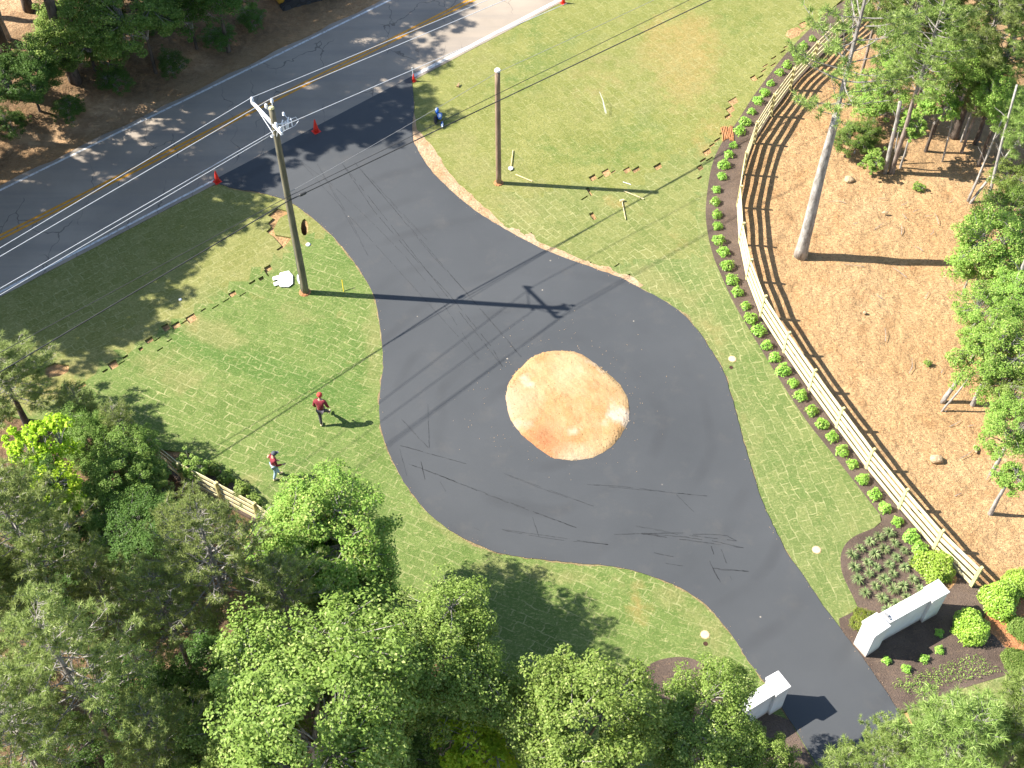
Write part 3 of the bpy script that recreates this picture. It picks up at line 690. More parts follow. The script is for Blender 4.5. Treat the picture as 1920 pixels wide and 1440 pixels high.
# crumbs tracked onto the asphalt
mb = MB(); rg = random.Random(12)
for i in range(150):
    t = rg.uniform(0, 6.28); c = np.mean(moA, 0); rr = 2.75+abs(rg.gauss(0, .9)); s_ = rg.uniform(.008, .022)
    p = (c[0]+rr*math.cos(t), c[1]+rr*math.sin(t), Z0+.032)
    mb.add([(p[0]+s_, p[1], p[2]), (p[0], p[1]+s_, p[2]), (p[0]-s_, p[1], p[2]), (p[0], p[1]-s_, p[2]), (p[0], p[1], p[2]+s_)], [(0, 1, 4), (1, 2, 4), (2, 3, 4), (3, 0, 4)])
o = mb.build('dirt_crumbs', M['strip']); tag(o, 'scattered dirt crumbs on the asphalt around the mound', 'dirt crumbs', kind='stuff')

# ------------------------------------------------------------------ board fences
def fence(bases, side, label, first_extra=0):
    B = [Vector((*G(x, y)[:2], Z0)) for x, y in bases]
    root = empty('board_fence', B[0], label, 'fence')
    rg = random.Random(len(B))
    O = B[0]
    for i, p in enumerate(B):
        d = (B[min(i+1, len(B)-1)]-B[max(i-1, 0)]).normalized(); n_ = Vector((d.y, -d.x, 0))*side; rz = math.atan2(d.y, d.x)
        q = p-O
        MB().box(q+Vector((0, 0, .66)), (.10, .10, 1.42), rz).build('post', M['fencepost'], root, bevel=.006)
        MB().box(q+n_*.092+Vector((0, 0, .70)), (.13, .022, 1.30), rz).build('batten', M['fencepost'], root)
    for i in range(len(B)-1):
        a, b = B[i]-O, B[i+1]-O; d = (b-a).normalized(); n_ = Vector((d.y, -d.x, 0))*side*.066
        for k in range(4):
            z = .20+.335*k
            MB().beam(a+n_+d*.006+Vector((0, 0, z+rg.uniform(-.008, .008))), b+n_-d*.006+Vector((0, 0, z+rg.uniform(-.008, .008))), .026, .185).build('board', M['fence'], root)
    return root
fence(FB, 1, 'long curved four board fence of new yellow pine between lawn and bare red clay')
fence([(292, 862)]+[(J[0], J[1]) for J in [(345, 905), (415, 942), (485, 980), (553, 1028), (622, 1080), (690, 1134), (757, 1187), (823, 1240), (890, 1290), (955, 1340), (1022, 1388), (1095, 1432)]], -1, 'second board fence of pale pine half hidden under the trees at lower left')

# ------------------------------------------------------------------ white gate walls
def pillar(root, quad, h, O):
    c = sum((Vector((*q, 0)) for q in quad), Vector())/4
    inn = [Vector((*q, 0)).lerp(c, .10)-O for q in quad]; MB().prism([(p.x, p.y) for p in inn], -.1, h-.10).build('pillar', M['stucco'], root, bevel=.012)
    oo = [Vector((*q, 0))-O for q in quad]; MB().prism([(p.x, p.y) for p in oo], h-.098, h).build('pillar_cap', M['stucco'], root, bevel=.015)
    inm = [Vector((*q, 0)).lerp(c, .05)-O for q in quad]; MB().prism([(p.x, p.y) for p in inm], h-.15, h-.1).build('pillar_moulding', M['stucco'], root)
def wallpart(root, a, b, th, h, O):
    a, b = Vector((*a, 0))-O, Vector((*b, 0))-O; d = (b-a).normalized(); n_ = Vector((-d.y, d.x, 0))
    def q(t): return [a+n_*t/2, b+n_*t/2, b-n_*t/2, a-n_*t/2]
    MB().prism([(p.x, p.y) for p in q(th)], -.1, h-.08).build('wall_panel', M['stucco'], root)
    MB().prism([(p.x, p.y) for p in q(th+.09)], h-.078, h).build('wall_coping', M['stucco'], root, bevel=.012)
O = Vector((12.9, 21.6, 0)); root = empty('gate_wall', O+Vector((0, 0, Z0)), 'white painted masonry gate wall with a square pillar at each end, right of driveway', 'gate wall')
qA = [(12.43, 21.72), (13.03, 22.08), (13.44, 21.53), (12.81, 21.11)]; qB = [(14.90, 23.09), (15.52, 23.45), (15.83, 22.90), (15.13, 22.51)]
pillar(root, qA, 1.72, O); pillar(root, qB, 1.70, O)
wallpart(root, (13.19, 21.84), (15.03, 22.86), .40, 1.58, O)
MB().box(Vector((13.42, 21.97, 1.61))-O+Vector((0, 0, 0)), (.07, .30, .05), R(31)).box(Vector((13.40, 21.99, 1.66))-O, (.05, .12, .06), R(31)).build('conduit_box', M['cablegrey'], root)
O = Vector((9.1, 19.3, 0)); root = empty('gate_wall', O+Vector((0, 0, Z0)), 'white painted gate pillar and wall left of driveway partly under tree leaves', 'gate wall')
qC = [(8.74, 19.55), (9.22, 19.82), (9.59, 19.22), (9.04, 18.88)]
pillar(root, qC, 1.72, O); wallpart(root, (8.89, 19.2), (7.1, 18.1), .40, 1.58, O)
pillar(root, [(6.6, 18.1), (7.1, 18.4), (7.4, 17.85), (6.85, 17.5)], 1.70, O)

# ------------------------------------------------------------------ utility poles and wires
P1 = G(573, 548); HP = 10.48
up_ = empty('utility_pole', P1, 'tall utility pole with white crossarm and insulators on the left lawn', 'utility pole')
rg = random.Random(1)
MB().tube([(0.006*math.sin(z), .006*math.cos(z*1.3), z) for z in np.linspace(-.3, HP, 14)], list(np.linspace(.165, .115, 14)), 14).build('pole', M['pole'], up_, smooth=True)
MB().lathe((0, 0, HP), [(.117, 0), (.118, .025), (.09, .05), (.02, .06)], 14).build('pole_top', M['fencepost'], up_)
zc = 9.72
ca_, cb_ = G(472, 191, zc+Z0), G(529, 251, zc+Z0)
a, b = ca_-P1, cb_-P1; a.z = b.z = zc; dd = (b-a).normalized(); pp = Vector((-dd.y, dd.x, 0))
mid = Vector((0, 0, zc)); k0 = (mid-a).dot(dd); offp = (a+dd*k0); 
MB().beam(a, b, .10, .125).build('crossarm', M['pale'], up_, bevel=.008)
MB().tube([a+dd*.35+Vector((0, 0, -.06)), Vector((0, 0, zc-.75))+offp*0+Vector((offp.x*.4, offp.y*.4, 0))], .018, 6).tube([b-dd*.35+Vector((0, 0, -.06)), Vector((offp.x*.4, offp.y*.4, zc-.75))], .018, 6).build('crossarm_brace', M['pale'], up_)
PROF = [(.02, 0), (.022, .04), (.065, .05), (.06, .065), (.028, .075), (.028, .10), (.07, .11), (.062, .128), (.03, .138), (.03, .165), (.06, .175), (.055, .195), (.03, .215), (.012, .22)]
def insul(p): MB().lathe(tuple(p), PROF, 12).build('insulator', M['porcelain'], up_, smooth=False)
insul(a+dd*.07+Vector((0, 0, .06))); insul(b-dd*.10+Vector((0, 0, .06))); insul(b-dd*.42+Vector((0, 0, .06)))
mb = MB(); mb.tube([(-.05, .12, HP-.35), (.0, .20, HP-.1), (.02, .22, HP+.12)], .02, 6); mb.tube([(.05, .10, HP-.35), (-.22, .14, HP-.12)], .02, 6); mb.build('pole_top_bracket', M['pale'], up_)
insul((.02, .22, HP+.08)); insul((-.22, .14, HP-.12))
# cut-outs and arrester on the right
br_ = Vector((.16, -.02, zc+.02))
mb = MB(); mb.beam((.10, 0, zc-.05), (.62, .10, zc-.02), .05, .05); mb.build('equipment_bracket', M['pale'], up_, bevel=.005)
for q, t in (((.30, .0, zc+.02), .5), ((.52, .12, zc+.06), -.3)):
    mb = MB(); mb.tube([q, (q[0]+.10*t, q[1]-.10, q[2]-.30)], [.045, .045], 10); mb.tube([(q[0]+.05, q[1]+.05, q[2]+.12), q], .03, 8); mb.tube([(q[0]+.14, q[1]+.02, q[2]+.10), (q[0]+.16, q[1]-.08, q[2]-.22)], .022, 8)
    mb.build('fuse_cutout', M['pale'], up_)
mb = MB(); mb.tube([(.38, .22, zc+.30), (.50, .20, zc+.12), (.62, .12, zc+.06)], .012, 6); mb.tube([(.62, .12, zc+.1), (.85, .16, zc+.2), (.95, .10, zc+.05), (.80, 0, zc-.1), tuple(b-dd*.1)], .010, 6); mb.lathe((.38, .22, zc+.22), [(.03, 0), (.055, .03), (.03, .05), (.055, .08), (.03, .1), (.05, .13), (.02, .16)], 10); mb.build('surge_arrester', M['pale'], up_)
mb = MB(); mb.lathe((-.14, -.16, zc-.55), [(.03, 0), (.06, .03), (.03, .06), (.06, .09), (.03, .12)], 10); mb.tube([(-.02, -.05, zc-.5), (-.14, -.16, zc-.5)], .02, 6); mb.build('neutral_insulator', M['pale'], up_)
mb = MB(); mb.tube([(-.17, -.03, .1), (-.13, -.03, 5), (-.115, -.02, 9.2)], .022, 6); mb.build('ground_wire_moulding', M['cablegrey'], up_)
MB().lathe((-.03, .0, 0), [(.30, -.03), (.25, .03), (.17, .06)], 12).build('soil_collar', M['redclay'], up_)

P2 = G(935, 343); H2 = 6.70
u2 = empty('utility_pole', P2, 'shorter brown utility pole with a white cap on the upper right lawn', 'utility pole')
MB().tube([(0, 0, z) for z in np.linspace(-.2, H2, 10)], list(np.linspace(.135, .12, 10)), 14).build('pole', M['pole2'], u2, smooth=True)
MB().lathe((0, 0, H2-.02), [(.135, 0), (.14, .05), (.12, .085), (.02, .095)], 14).build('pole_cap', M['polecap'], u2)
MB().lathe((0, 0, 0), [(.26, -.03), (.22, .04), (.13, .07)], 12).build('soil_collar', M['redclay'], u2)

def wire(label, pts, rad, mat, sag=.25, cat='power line', name='power_line'):
    out = []
    for (p, q) in zip(pts, pts[1:]):
        n = 18
        for i in range(n+(q is pts[-1])):
            t = i/n; v = Vector(p).lerp(Vector(q), t); out.append(v-Vector((0, 0, sag*4*t*(1-t))))
    o = MB().tube(out, rad, 6).build(name, mat, smooth=True); tag(o, label, cat, 'wires strung along the road'); return o
def far_(p, q, k):                                    # carry a level run on past the edge of the view
    p, q = Vector(p), Vector(q); v = p+(q-p)*k; return v
zt = Z0+zc+.26
A1 = P1+a+dd*.07; A1.z = zt; l = G(0, 465, zt-.1); r_ = G(897, 7, zt-.1)
wire('upper left bare conductor from the near end of the white crossarm', [far_(A1, l, 1.8), A1, far_(A1, r_, 1.8)], .013, M['wire'], .0)
A2 = P1+Vector((.02, .22, HP+.30)); l = G(0, 481, A2.z-.1); r_ = G(907, 17, A2.z-.1)
wire('bare conductor carried on the insulator at the very top of the pole', [far_(A2, l, 1.8), A2, far_(A2, r_, 1.8)], .013, M['wire'], .0)
A3 = P1+b-dd*.10; A3.z = zt; l = G(0, 541, zt-.1); r_ = G(783, 127, zt-.1)
wire('bare conductor from the driveway end of the white crossarm', [far_(A3, l, 1.8), A3, far_(A3, r_, 2.2)], .013, M['wire'], .0)
A4 = P1+Vector((-.14, -.16, zc-.42)); l = G(0, 553, A4.z-.1)
wire('neutral conductor just below the crossarm running off to the left', [far_(A4, l, 1.8), A4], .012, M['wire'], 0)
zk = 5.75
A5 = P1+Vector((.0, -.17, zk)); l = G(80, 650, A5.z-.15); r_ = G(1280, 25, A5.z-.1)
wire('thick lower black communication cable crossing the driveway', [far_(A5, l, 1.7), A5, far_(A5, r_, 1.5)], .024, M['cable'], .0, 'cable', 'overhead_cable')
A6 = P1+Vector((.0, -.17, zk+.22)); l = G(63, 627, A6.z-.15); r_ = G(1280, 6, A6.z-.1)
wire('thin black cable just above the thick communication cable', [far_(A6, l, 1.7), A6, far_(A6, r_, 1.5)], .013, M['cable'], .0, 'cable', 'overhead_cable')
A7 = P1+Vector((.1, -.1, zk+.42)); p2t = P2+Vector((0, 0, H2-.10)); r_ = G(1207, 7, p2t.z)
wire('thin grey wire tied to the cap of the shorter brown pole', [A7, p2t, far_(p2t, r_, 1.9)], .009, M['cablegrey'], .06, 'cable', 'overhead_cable')
sp = A5.lerp(far_(A5, r_, 1), .0); dirc = (G(1280, 25, A5.z-.1)-A5).normalized()
o = MB().tube([A5+dirc*.55, A5+dirc*.6, A5+dirc*.85, A5+dirc*.9], [.03, .065, .065, .03], 10).build('splice_case', M['cable']); tag(o, 'small black splice case hung on the cable beside the tall pole', 'splice case')
A8 = G(350, 520, 5.0)

# ------------------------------------------------------------------ road cones
M['cone'] = mat_flat('red_orange_plastic', (.72, .035, .018), .5, .12); M['conew'] = mat_flat('white_sleeve', (.75, .74, .72), .5, .05)
def cone(p, label, s=1., tilt=0):
    r = empty('traffic_cone', p, label, 'traffic cone', 'traffic cones at the mouth of the driveway')
    MB().box((0, 0, .02), (.36, .36, .04), .4).build('cone_base', M['cone'], r, bevel=.01)
    MB().lathe((0, 0, .04), [(.14, 0), (.105, .25), (.06, .52), (.03, .70), (.02, .71)], 16).build('cone_body', M['cone'], r, smooth=True)
    r.scale = (s, s, s); r.rotation_euler = (tilt, 0, .3); return r
cone(G(593, 247), 'upright red cone standing in the tree shade on the dark asphalt mouth', 1.05)
cone(G(408, 341), 'upright red cone at the left corner of the driveway mouth', .95)
r = cone(G(776, 152), 'squat red cone base with a white stick at the right corner of the driveway mouth', .62)
MB().tube([(0, 0, .2), (-.05, .1, 1.35)], .035, 8).build('white_stick', M['conew'], r)
cone(G(1056, 6), 'red cone beside the thick white line at the top of the picture', .8)

# ------------------------------------------------------------------ small things on the grass
M['whiteboard'] = mat_flat('white_board', (.84, .84, .85), .5, .03); M['tan'] = mat_flat('tan_plastic', (.62, .50, .26), .6, .12)
M['hole'] = mat_flat('dark_soil', (.05, .022, .012), .95, .3); M['handle'] = mat_wood('ash_handle', (.50, .40, .20), (.66, .55, .30)); M['steel'] = mat_flat('worn_steel', (.62, .60, .57), .4, .15, metal=.3)
M['yellow'] = mat_flat('yellow_paint', (.70, .52, .03), .6, .1)
P = px([(511, 520), (524, 516), (525, 512), (541, 508), (549, 517), (549, 532), (541, 538), (525, 538), (524, 534), (514, 536), (513, 530), (521, 528), (521, 524), (512, 526)], Z0+.06)
o = MB().prism(P, Z0+.05, Z0+.075).build('sign_board', M['whiteboard']); tag(o, 'flat white board with two prongs lying on grass left of the tall pole', 'sign board')
P = px([(557, 516), (562, 512), (564, 522), (567, 532), (561, 532), (557, 524)], Z0+.06)
o = MB().prism(P, Z0+.03, Z0+.06).build('white_plate', M['whiteboard']); tag(o, 'small white plate half hidden behind the foot of the tall pole', 'plate')
o = MB().tube([G(645, 551, Z0-.1), G(644, 530, Z0+.02)+Vector((0, -.25, .45))], .022, 6).build('marker_stake', M['yellow']); tag(o, 'short yellow marker stake standing beside the long pole shadow', 'stake')
o = MB().lathe(tuple(G(578, 459)), [(.11, 0), (.11, .03), (.07, .06), (.01, .07)], 16).build('sprinkler', M['whiteboard'], smooth=True); tag(o, 'round white sprinkler cap on the grass right of the tall pole', 'sprinkler head')
o = MB().lathe(tuple(G(338, 562)), [(.07, 0), (.07, .03), (.04, .05), (.01, .06)], 12).build('sprinkler', M['whiteboard'], smooth=True); tag(o, 'small white sprinkler cap on the shaded left lawn edge', 'sprinkler head')
def lid(p, label, hole=None):
    r = empty('valve_lid', G(*p), label, 'valve lid')
    MB().lathe((0, 0, 0), [(.155, -.02), (.155, .012), (.14, .022), (.02, .026)], 20).build('lid', M['tan'], r)
    MB().lathe((0, 0, 0), [(.18, -.02), (.18, .006), (.16, .008)], 20).build('rim', M['strip'], r)
    if hole:
        q = G(*hole)-G(*p); MB().lathe((q.x, q.y, 0), [(.10, -.02), (.09, .004), (.02, .005)], 14).build('open_hole', M['hole'], r)
lid((1373, 673), 'round tan valve lid with a dark hole between driveway and shrub row', (1371, 689))
lid((1531, 1031), 'round tan valve lid in the grass left of the grass clump bed')
lid((1322, 1190), 'round tan valve lid with a hole on the lower lawn near the trees', (1323, 1207))
def spade(a, b, label, flip=1):
    A, B = G(*a), G(*b); r = empty('shovel', A, label, 'shovel'); d = B-A; L = d.length; d.normalize(); s_ = Vector((-d.y, d.x, 0))
    MB().tube([Vector((0, 0, .05)), d*(L-.26)+Vector((0, 0, .07))], .022, 8).build('handle', M['handle'], r)
    e = d*(L-.28); q = [e+s_*.06, e+s_*.12+d*.05, e+s_*.115+d*.2, e+d*.30, e-s_*.115+d*.2, e-s_*.12+d*.05, e-s_*.06]
    MB().prism([(v.x, v.y) for v in q], .045, .07).build('blade', M['steel'], r, bevel=.004)
spade((962, 283), (957, 321), 'shovel lying with its pale blade toward the foot of the short pole')
A, B = G(1173, 413), G(1166, 378); r = empty('mallet', A, 'long handled tool with a short square head lying on the gridded sod', 'hand tool'); d = B-A
MB().tube([Vector((0, 0, .05)), d+Vector((0, 0, .06))], .022, 8).build('handle', M['handle'], r)
MB().box(d+Vector((0, 0, .07)), (.22, .10, .10), .3).build('tool_head', M['tan'], r, bevel=.01)
for a, b, lb in (((967, 327), (998, 340), 'thin wooden lath lying just above the short pole shadow'), ((1170, 358), (1207, 373), 'thin wooden lath lying below the tip of the short pole shadow')):
    o = MB().beam(G(*a, Z0+.04), G(*b, Z0+.05), .05, .02).build('wooden_lath', M['handle']); tag(o, lb, 'lath')
o = MB().tube([G(858, 163, Z0+.03), G(861, 155, Z0+.12)], [.09, .02], 5).build('tan_marker', M['strip']); tag(o, 'small tan pointed scrap on the grass above the blue bundle', 'scrap')
mb = MB(); mb.tube([G(1168+3*i, 341+i, Z0+.02) for i in range(6)], .014, 6)
o = mb.build('drip_pipe', M['pale']); tag(o, 'short pale grey pipe lying by the end of the short pole shadow', 'pipe')
sm_ = N('water_spray'); sm_.col((.9, .92, .95)); sm_.b.inputs['Alpha'].default_value = .16; sm_.rough(.3)
a_, b_ = G(1124, 172, Z0+.3), G(1136, 212, Z0+.2); o = MB().tube([a_, a_.lerp(b_, .5)+Vector((0, 0, .15)), b_], [.015, .03, .06], 6).build('sprinkler_spray', sm_.m, smooth=True); tag(o, 'faint white sprinkler jet over the grass right of the short pole', 'sprinkler jet')
# shiny blue bundle
Bp = G(829, 238); r = empty('blue_bundle', Bp, 'shiny blue and white bundle with a dark side lying on grass by the driveway mouth', 'bundle')
M['blue'] = mat_flat('blue_foil', (.03, .14, .48), .25, .3, 9, metal=.2, spec=.7); M['whitefoil'] = mat_flat('white_foil', (.80, .84, .88), .3, .05); M['darkcloth'] = mat_flat('dark_cloth', (.025, .022, .022), .8, .2)
q1, q2, q3 = G(817, 212)-Bp, G(823, 222)-Bp, G(811, 222)-Bp
mb = MB().rock(q1+Vector((.02, .05, .28)), (.16, .20, .15), 1).rock(q2+Vector((.02, .0, .25)), (.15, .26, .16), 2).rock((0, .12, .12), (.10, .20, .10), 3); mb.build('blue_wrap', M['blue'], r, smooth=True)
MB().rock(q1+Vector((-.0, .06, .36)), (.10, .13, .09), 4).rock(q2+Vector((.05, -.08, .36)), (.09, .16, .09), 5).rock((.01, .05, .16), (.06, .13, .08), 6).rock((.03, -.12, .10), (.06, .08, .06), 7).build('white_wrap', M['whitefoil'], r, smooth=True)
r.scale = (.85, .85, .85)
MB().rock(q3.lerp(q2, .4)+Vector((-.02, -.12, .10)), (.14, .32, .12), 8).build('dark_side', M['darkcloth'], r, smooth=True)

# stones
M['stone'] = mat_dirt('pale_stone', (.46, .33, .19), (.54, .42, .27), (.38, .24, .12), amt=.1)
for p, s_, lb in (((1593, 337), (.26, .19, .13), 'large tan boulder beside the foot of the big pine grove on bare clay'), ((1756, 861), (.27, .20, .14), 'flattened orange boulder on the bare clay right of the long fence'), ((1829, 842), (.10, .20, .12), 'narrow pale stone on the clay near the right edge trees'), ((1690, 297), (.16, .10, .08), 'pale round stone between the twin trunks'), ((1621, 587), (.11, .07, .05), 'small flat stone in the middle of the bare clay'), ((1660, 399), (.13, .09, .06), 'small white stone on the clay slope below the twin trunks')):
    o = MB().rock((0, 0, .03), s_, int(p[0])).build('boulder', M['stone'], smooth=True, loc=G(*p)); tag(o, lb, 'boulder')
o = MB().rock((0, 0, .1), (.17, .13, .12), 3).build('litter', M['whiteboard'], loc=G(181, 171)+Vector((0, 0, .1))); tag(o, 'small white piece of litter in the brush above the road', 'litter')

rg = random.Random(31)
for i in range(26):
    u, v = [(1735, 405), (1712, 398), (1700, 410), (1660, 372), (1690, 385), (1640, 430), (1745, 440), (1700, 520), (1655, 560), (1735, 560), (1620, 500), (1780, 800), (1800, 860), (1705, 700), (1660, 640), (1790, 930), (1850, 900), (1730, 470), (1600, 420), (1585, 380), (1765, 700), (1815, 800), (1780, 380), (1690, 440), (1760, 420), (1772, 772)][i]
    a = G(u, v, Z0+.0); t = rg.uniform(0, 3.14); L = rg.uniform(.25, .9); e = a+Vector((math.cos(t)*L, math.sin(t)*L, rg.uniform(0, .05)))
    o = MB().tube([a, a.lerp(e, .5)+Vector((rg.uniform(-.06, .06), rg.uniform(-.06, .06), .03)), e], [.015, .012, .007], 5).build('fallen_stick', M['twig']); tag(o, 'pale fallen stick lying on the bare clay right of the long fence', 'stick', 'fallen sticks on the bare clay')
# ------------------------------------------------------------------ tracked loader, half outside the top of the view
M['cat'] = mat_flat('machine_yellow', (.40, .21, .02), .6, .2); M['rubber'] = mat_flat('black_rubber', (.03, .03, .032), .8, .2); M['glass'] = mat_flat('dark_glass', (.02, .03, .04), .08, .1, spec=.9); M['blacksteel'] = mat_flat('black_steel', (.045, .045, .05), .5, .15)
lp = G(556, -4, Z0)
ld = empty('track_loader', lp, 'yellow tracked loader with black tracks parked on the shaded shoulder at the top', 'loader', rz=R(31)); ld.location.z = .05
for s_ in (-1, 1):
    prof = [(-1.15, .12), (-1.28, .35), (-1.05, .62), (-.2, .74), (.55, .74), (1.25, .42), (1.2, .14), (1.0, .0), (-.95, .0)]
    mb = MB(); n = len(prof); y0, y1 = s_*.62, s_*.98
    vs = [(x, y0, z) for x, z in prof]+[(x, y1, z) for x, z in prof]
    mb.add(vs, [tuple(range(n)), tuple(range(n, 2*n))]+[(i, (i+1) % n, n+(i+1) % n, n+i) for i in range(n)])
    for i in range(26):
        t = i/26*n; k = int(t); f = t-k; x = prof[k][0]*(1-f)+prof[(k+1) % n][0]*f; z = prof[k][1]*(1-f)+prof[(k+1) % n][1]*f
        mb.box((x, (y0+y1)/2, z), (.05, .38, .05))
    tk = mb.build('track', M['rubber'], ld)
    for x, z, r_ in ((-.95, .30, .2), (.95, .30, .2), (-.3, .18, .13), (.3, .18, .13), (0, .55, .16)):
        mb = MB(); mb.tube([(x, s_*.96, z), (x, s_*1.01, z)], r_, 16); mb.build('wheel', M['blacksteel'], tk)
MB().box((-.1, 0, .85), (2.2, 1.2, .7)).box((-1.15, 0, 1.0), (.35, 1.5, .9)).build('body', M['cat'], ld, bevel=.05)
MB().box((.15, 0, 1.62), (1.25, .98, .95)).build('cab', M['blacksteel'], ld, bevel=.06)
MB().box((.785, 0, 1.62), (.02, .8, .7)).box((.15, -.5, 1.65), (.9, .02, .6)).box((.15, .5, 1.65), (.9, .02, .6)).build('cab_glass', M['glass'], ld)
for s_ in (-1, 1): MB().beam((-1.3, s_*.80, 1.55), (.9, s_*.80, 1.15), .12, .2, ).beam((.9, s_*.80, 1.2), (1.55, s_*.80, .35), .12, .18).build('lift_arm', M['cat'], ld, bevel=.02)
mb = MB(); bp = [(1.45, .05), (2.3, .02), (2.3, .06), (1.55, .12), (1.5, .65), (1.42, .65)]; n = 6
mb.add([(x, -1, z) for x, z in bp]+[(x, 1, z) for x, z in bp], [tuple(range(n)), tuple(range(n, 2*n))]+[(i, (i+1) % n, n+(i+1) % n, n+i) for i in range(n)]); mb.box((1.85, -1, .3), (.8, .03, .5)).box((1.85, 1, .3), (.8, .03, .5)); mb.build('bucket', M['blacksteel'], ld)

# ------------------------------------------------------------------ people
M['skin'] = mat_flat('skin', (.42, .24, .16), .6, .08); M['maroon'] = mat_flat('maroon_cloth', (.20, .022, .032), .85, .25, 14); M['darkgrey'] = mat_flat('grey_cap', (.07, .075, .09), .8, .15)
M['jeans'] = mat_flat('pale_jeans', (.30, .42, .52), .85, .2, 16); M['greytrs'] = mat_flat('dark_trousers', (.07, .06, .07), .85, .2, 16); M['shoe'] = mat_flat('tan_boot', (.60, .50, .30), .7, .1); M['redcap'] = mat_flat('red_cap', (.48, .05, .04), .8, .1); M['hair'] = mat_flat('dark_hair', (.03, .02, .015), .7, .2)
M['orange'] = mat_flat('orange_patch', (.80, .42, .28), .8, .1)
def skin(name, chains, mat, parent, root=0):
    V = []; E = []; Rr = []; idx = {}
    for ch in chains:
        prev = None
        for p, r_ in ch:
            key = tuple(round(c, 4) for c in p)
            if key not in idx: idx[key] = len(V); V.append(p); Rr.append(r_)
            k = idx[key]
            if prev is not None and prev != k: E.append((prev, k))
            prev = k
    me = bpy.data.meshes.new(name); me.from_pydata(V, E, []); me.update(); o = link(name, me, mat, parent)
    sk = o.modifiers.new('skin', 'SKIN'); sk.use_smooth_shade = True
    for i, sv in enumerate(me.skin_vertices[0].data): sv.radius = (Rr[i], Rr[i]) if not hasattr(Rr[i], '__len__') else Rr[i]; sv.use_root = (i == root)
    ss = o.modifiers.new('subdivision', 'SUBSURF'); ss.levels = 1; ss.render_levels = 1
    return o
def hand(w_, d, side):                                # palm and five curled fingers from wrist w_, along d
    w_ = Vector(w_); d = Vector(d).normalized(); s_ = d.cross(Vector((0, 0, 1))); s_ = (s_ if s_.length > .2 else Vector((0, 1, 0))).normalized(); n_ = s_.cross(d)
    out = []; palm = w_+d*.06
    out.append([(tuple(w_), .026), (tuple(palm), (.034))])
    for k, L in enumerate((.062, .075, .080, .072, .055)):
        if k == 0: a_ = w_+d*.03+s_*.03; b_ = a_+s_*.028+d*.03; c_ = b_+d*.025; out.append([(tuple(palm), .034), (tuple(a_), .013), (tuple(b_), .011), (tuple(c_), .008)])
        else: a_ = palm+d*.03+s_*(.032-.021*(k-1)); b_ = a_+d*L*.5+n_*.01; c_ = b_+d*L*.35+n_*.028; out.append([(tuple(palm), .034), (tuple(a_), .011), (tuple(b_), .010), (tuple(c_), .008)])
    return out
def person(loc, rz, s, label, J, top, legs, capm, hood=False):
    r = empty('person', loc, label, 'person', rz=rz); r.scale = (s, s, s)
    pel, ch, nk, hd = J['pel'], J['ch'], J['nk'], J['hd']
    arms = [J['armL'], J['armR']]; lg = [J['legL'], J['legR']]
    body = [[(pel, .12), (tuple(Vector(pel).lerp(Vector(ch), .5)), .125), (ch, .14), (nk, .055), (tuple(Vector(nk).lerp(Vector(hd), .5)), .07), (hd, .098), (tuple(Vector(hd)+Vector(J['hdir'])*.085), .07)]]
    for (sh_, el, wr), sd in zip(arms, (-1, 1)):
        body.append([(ch, .14), (sh_, .058), (el, .042), (wr, .027)]); body += hand(wr, Vector(wr)-Vector(el), sd)
    for (hp, kn, an, toe) in lg: body.append([(pel, .12), (hp, .085), (kn, .058), (an, .038), (toe, .03)])
    bo = skin('body', body, M['skin'], r)
    f = Vector(J['face']).normalized(); rt = f.cross(Vector((0, 0, 1))).normalized(); u_ = rt.cross(f); c = Vector(hd)
    fm = MB(); fm.tube([c+f*.08+u_*.01, c+f*.118-u_*.022], [.012, .018], 6)
    fm.build('nose', M['skin'], bo)
    for e in (-1, 1): MB().rock(c+f*.088+rt*e*.034+u_*.02, (.012, .012, .009), 1).build('eye', M['hair'], bo)
    MB().tube([c+f*.088-rt*.024-u_*.055, c+f*.094-u_*.058, c+f*.088+rt*.024-u_*.055], .006, 5).build('mouth', M['redcap'], bo)
    for e in (-1, 1): MB().rock(c+rt*e*.098-f*.005, (.018, .022, .032), 2).build('ear', M['skin'], bo)
    sh = [[(tuple(Vector(pel)+Vector((0, 0, -.03))), .155), (tuple(Vector(pel).lerp(Vector(ch), .5)), .152), (ch, .168), (tuple(Vector(ch).lerp(Vector(nk), .7)), .085)]]
    for (sh_, el, wr) in arms: sh.append([(ch, .168), (sh_, .080), (el, .062), (tuple(Vector(el).lerp(Vector(wr), .92)), .045)])
    skin('jacket', sh, top, r)
    tr = []
    for (hp, kn, an, toe) in lg: tr.append([(pel, .135), (hp, .105), (kn, .075), (tuple(Vector(kn).lerp(Vector(an), .94)), .060)])
    skin('trousers', tr, legs, r)
    for (hp, kn, an, toe) in lg:
        d = (Vector(toe)-Vector(an)); d.z = 0; d = d.normalized(); heel = Vector(an)-d*.05; heel.z = an[2]-.05; tt = Vector(toe)+d*.03; tt.z = toe[2]
        skin('shoe', [[(tuple(heel), .045), (tuple(Vector(an)+Vector((0, 0, -.04))), .052), (tuple(tt), .045)]], M['shoe'], r)
    m = MB(); top_ = c+u_*.035
    bm = bmesh.new(); bmesh.ops.create_uvsphere(bm, u_segments=14, v_segments=8, radius=1)
    vs = []
    for v in bm.verts: vs.append(top_+rt*v.co.x*.118+f*v.co.y*.128+u_*max(v.co.z, -.25 if not hood else -1.1)*.115)
    m.add(vs, [tuple(x.index for x in ff.verts) for ff in bm.faces]); bm.free()
    cp = m.build('hood' if hood else 'cap', capm, bo, smooth=True)
    if not hood: MB().prism([(v.x, v.y) for v in [top_+f*.10-rt*.08, top_+f*.20-rt*.06, top_+f*.21+rt*.06, top_+f*.10+rt*.08]], top_.z-.015, top_.z).build('peak', capm, cp)
    return r
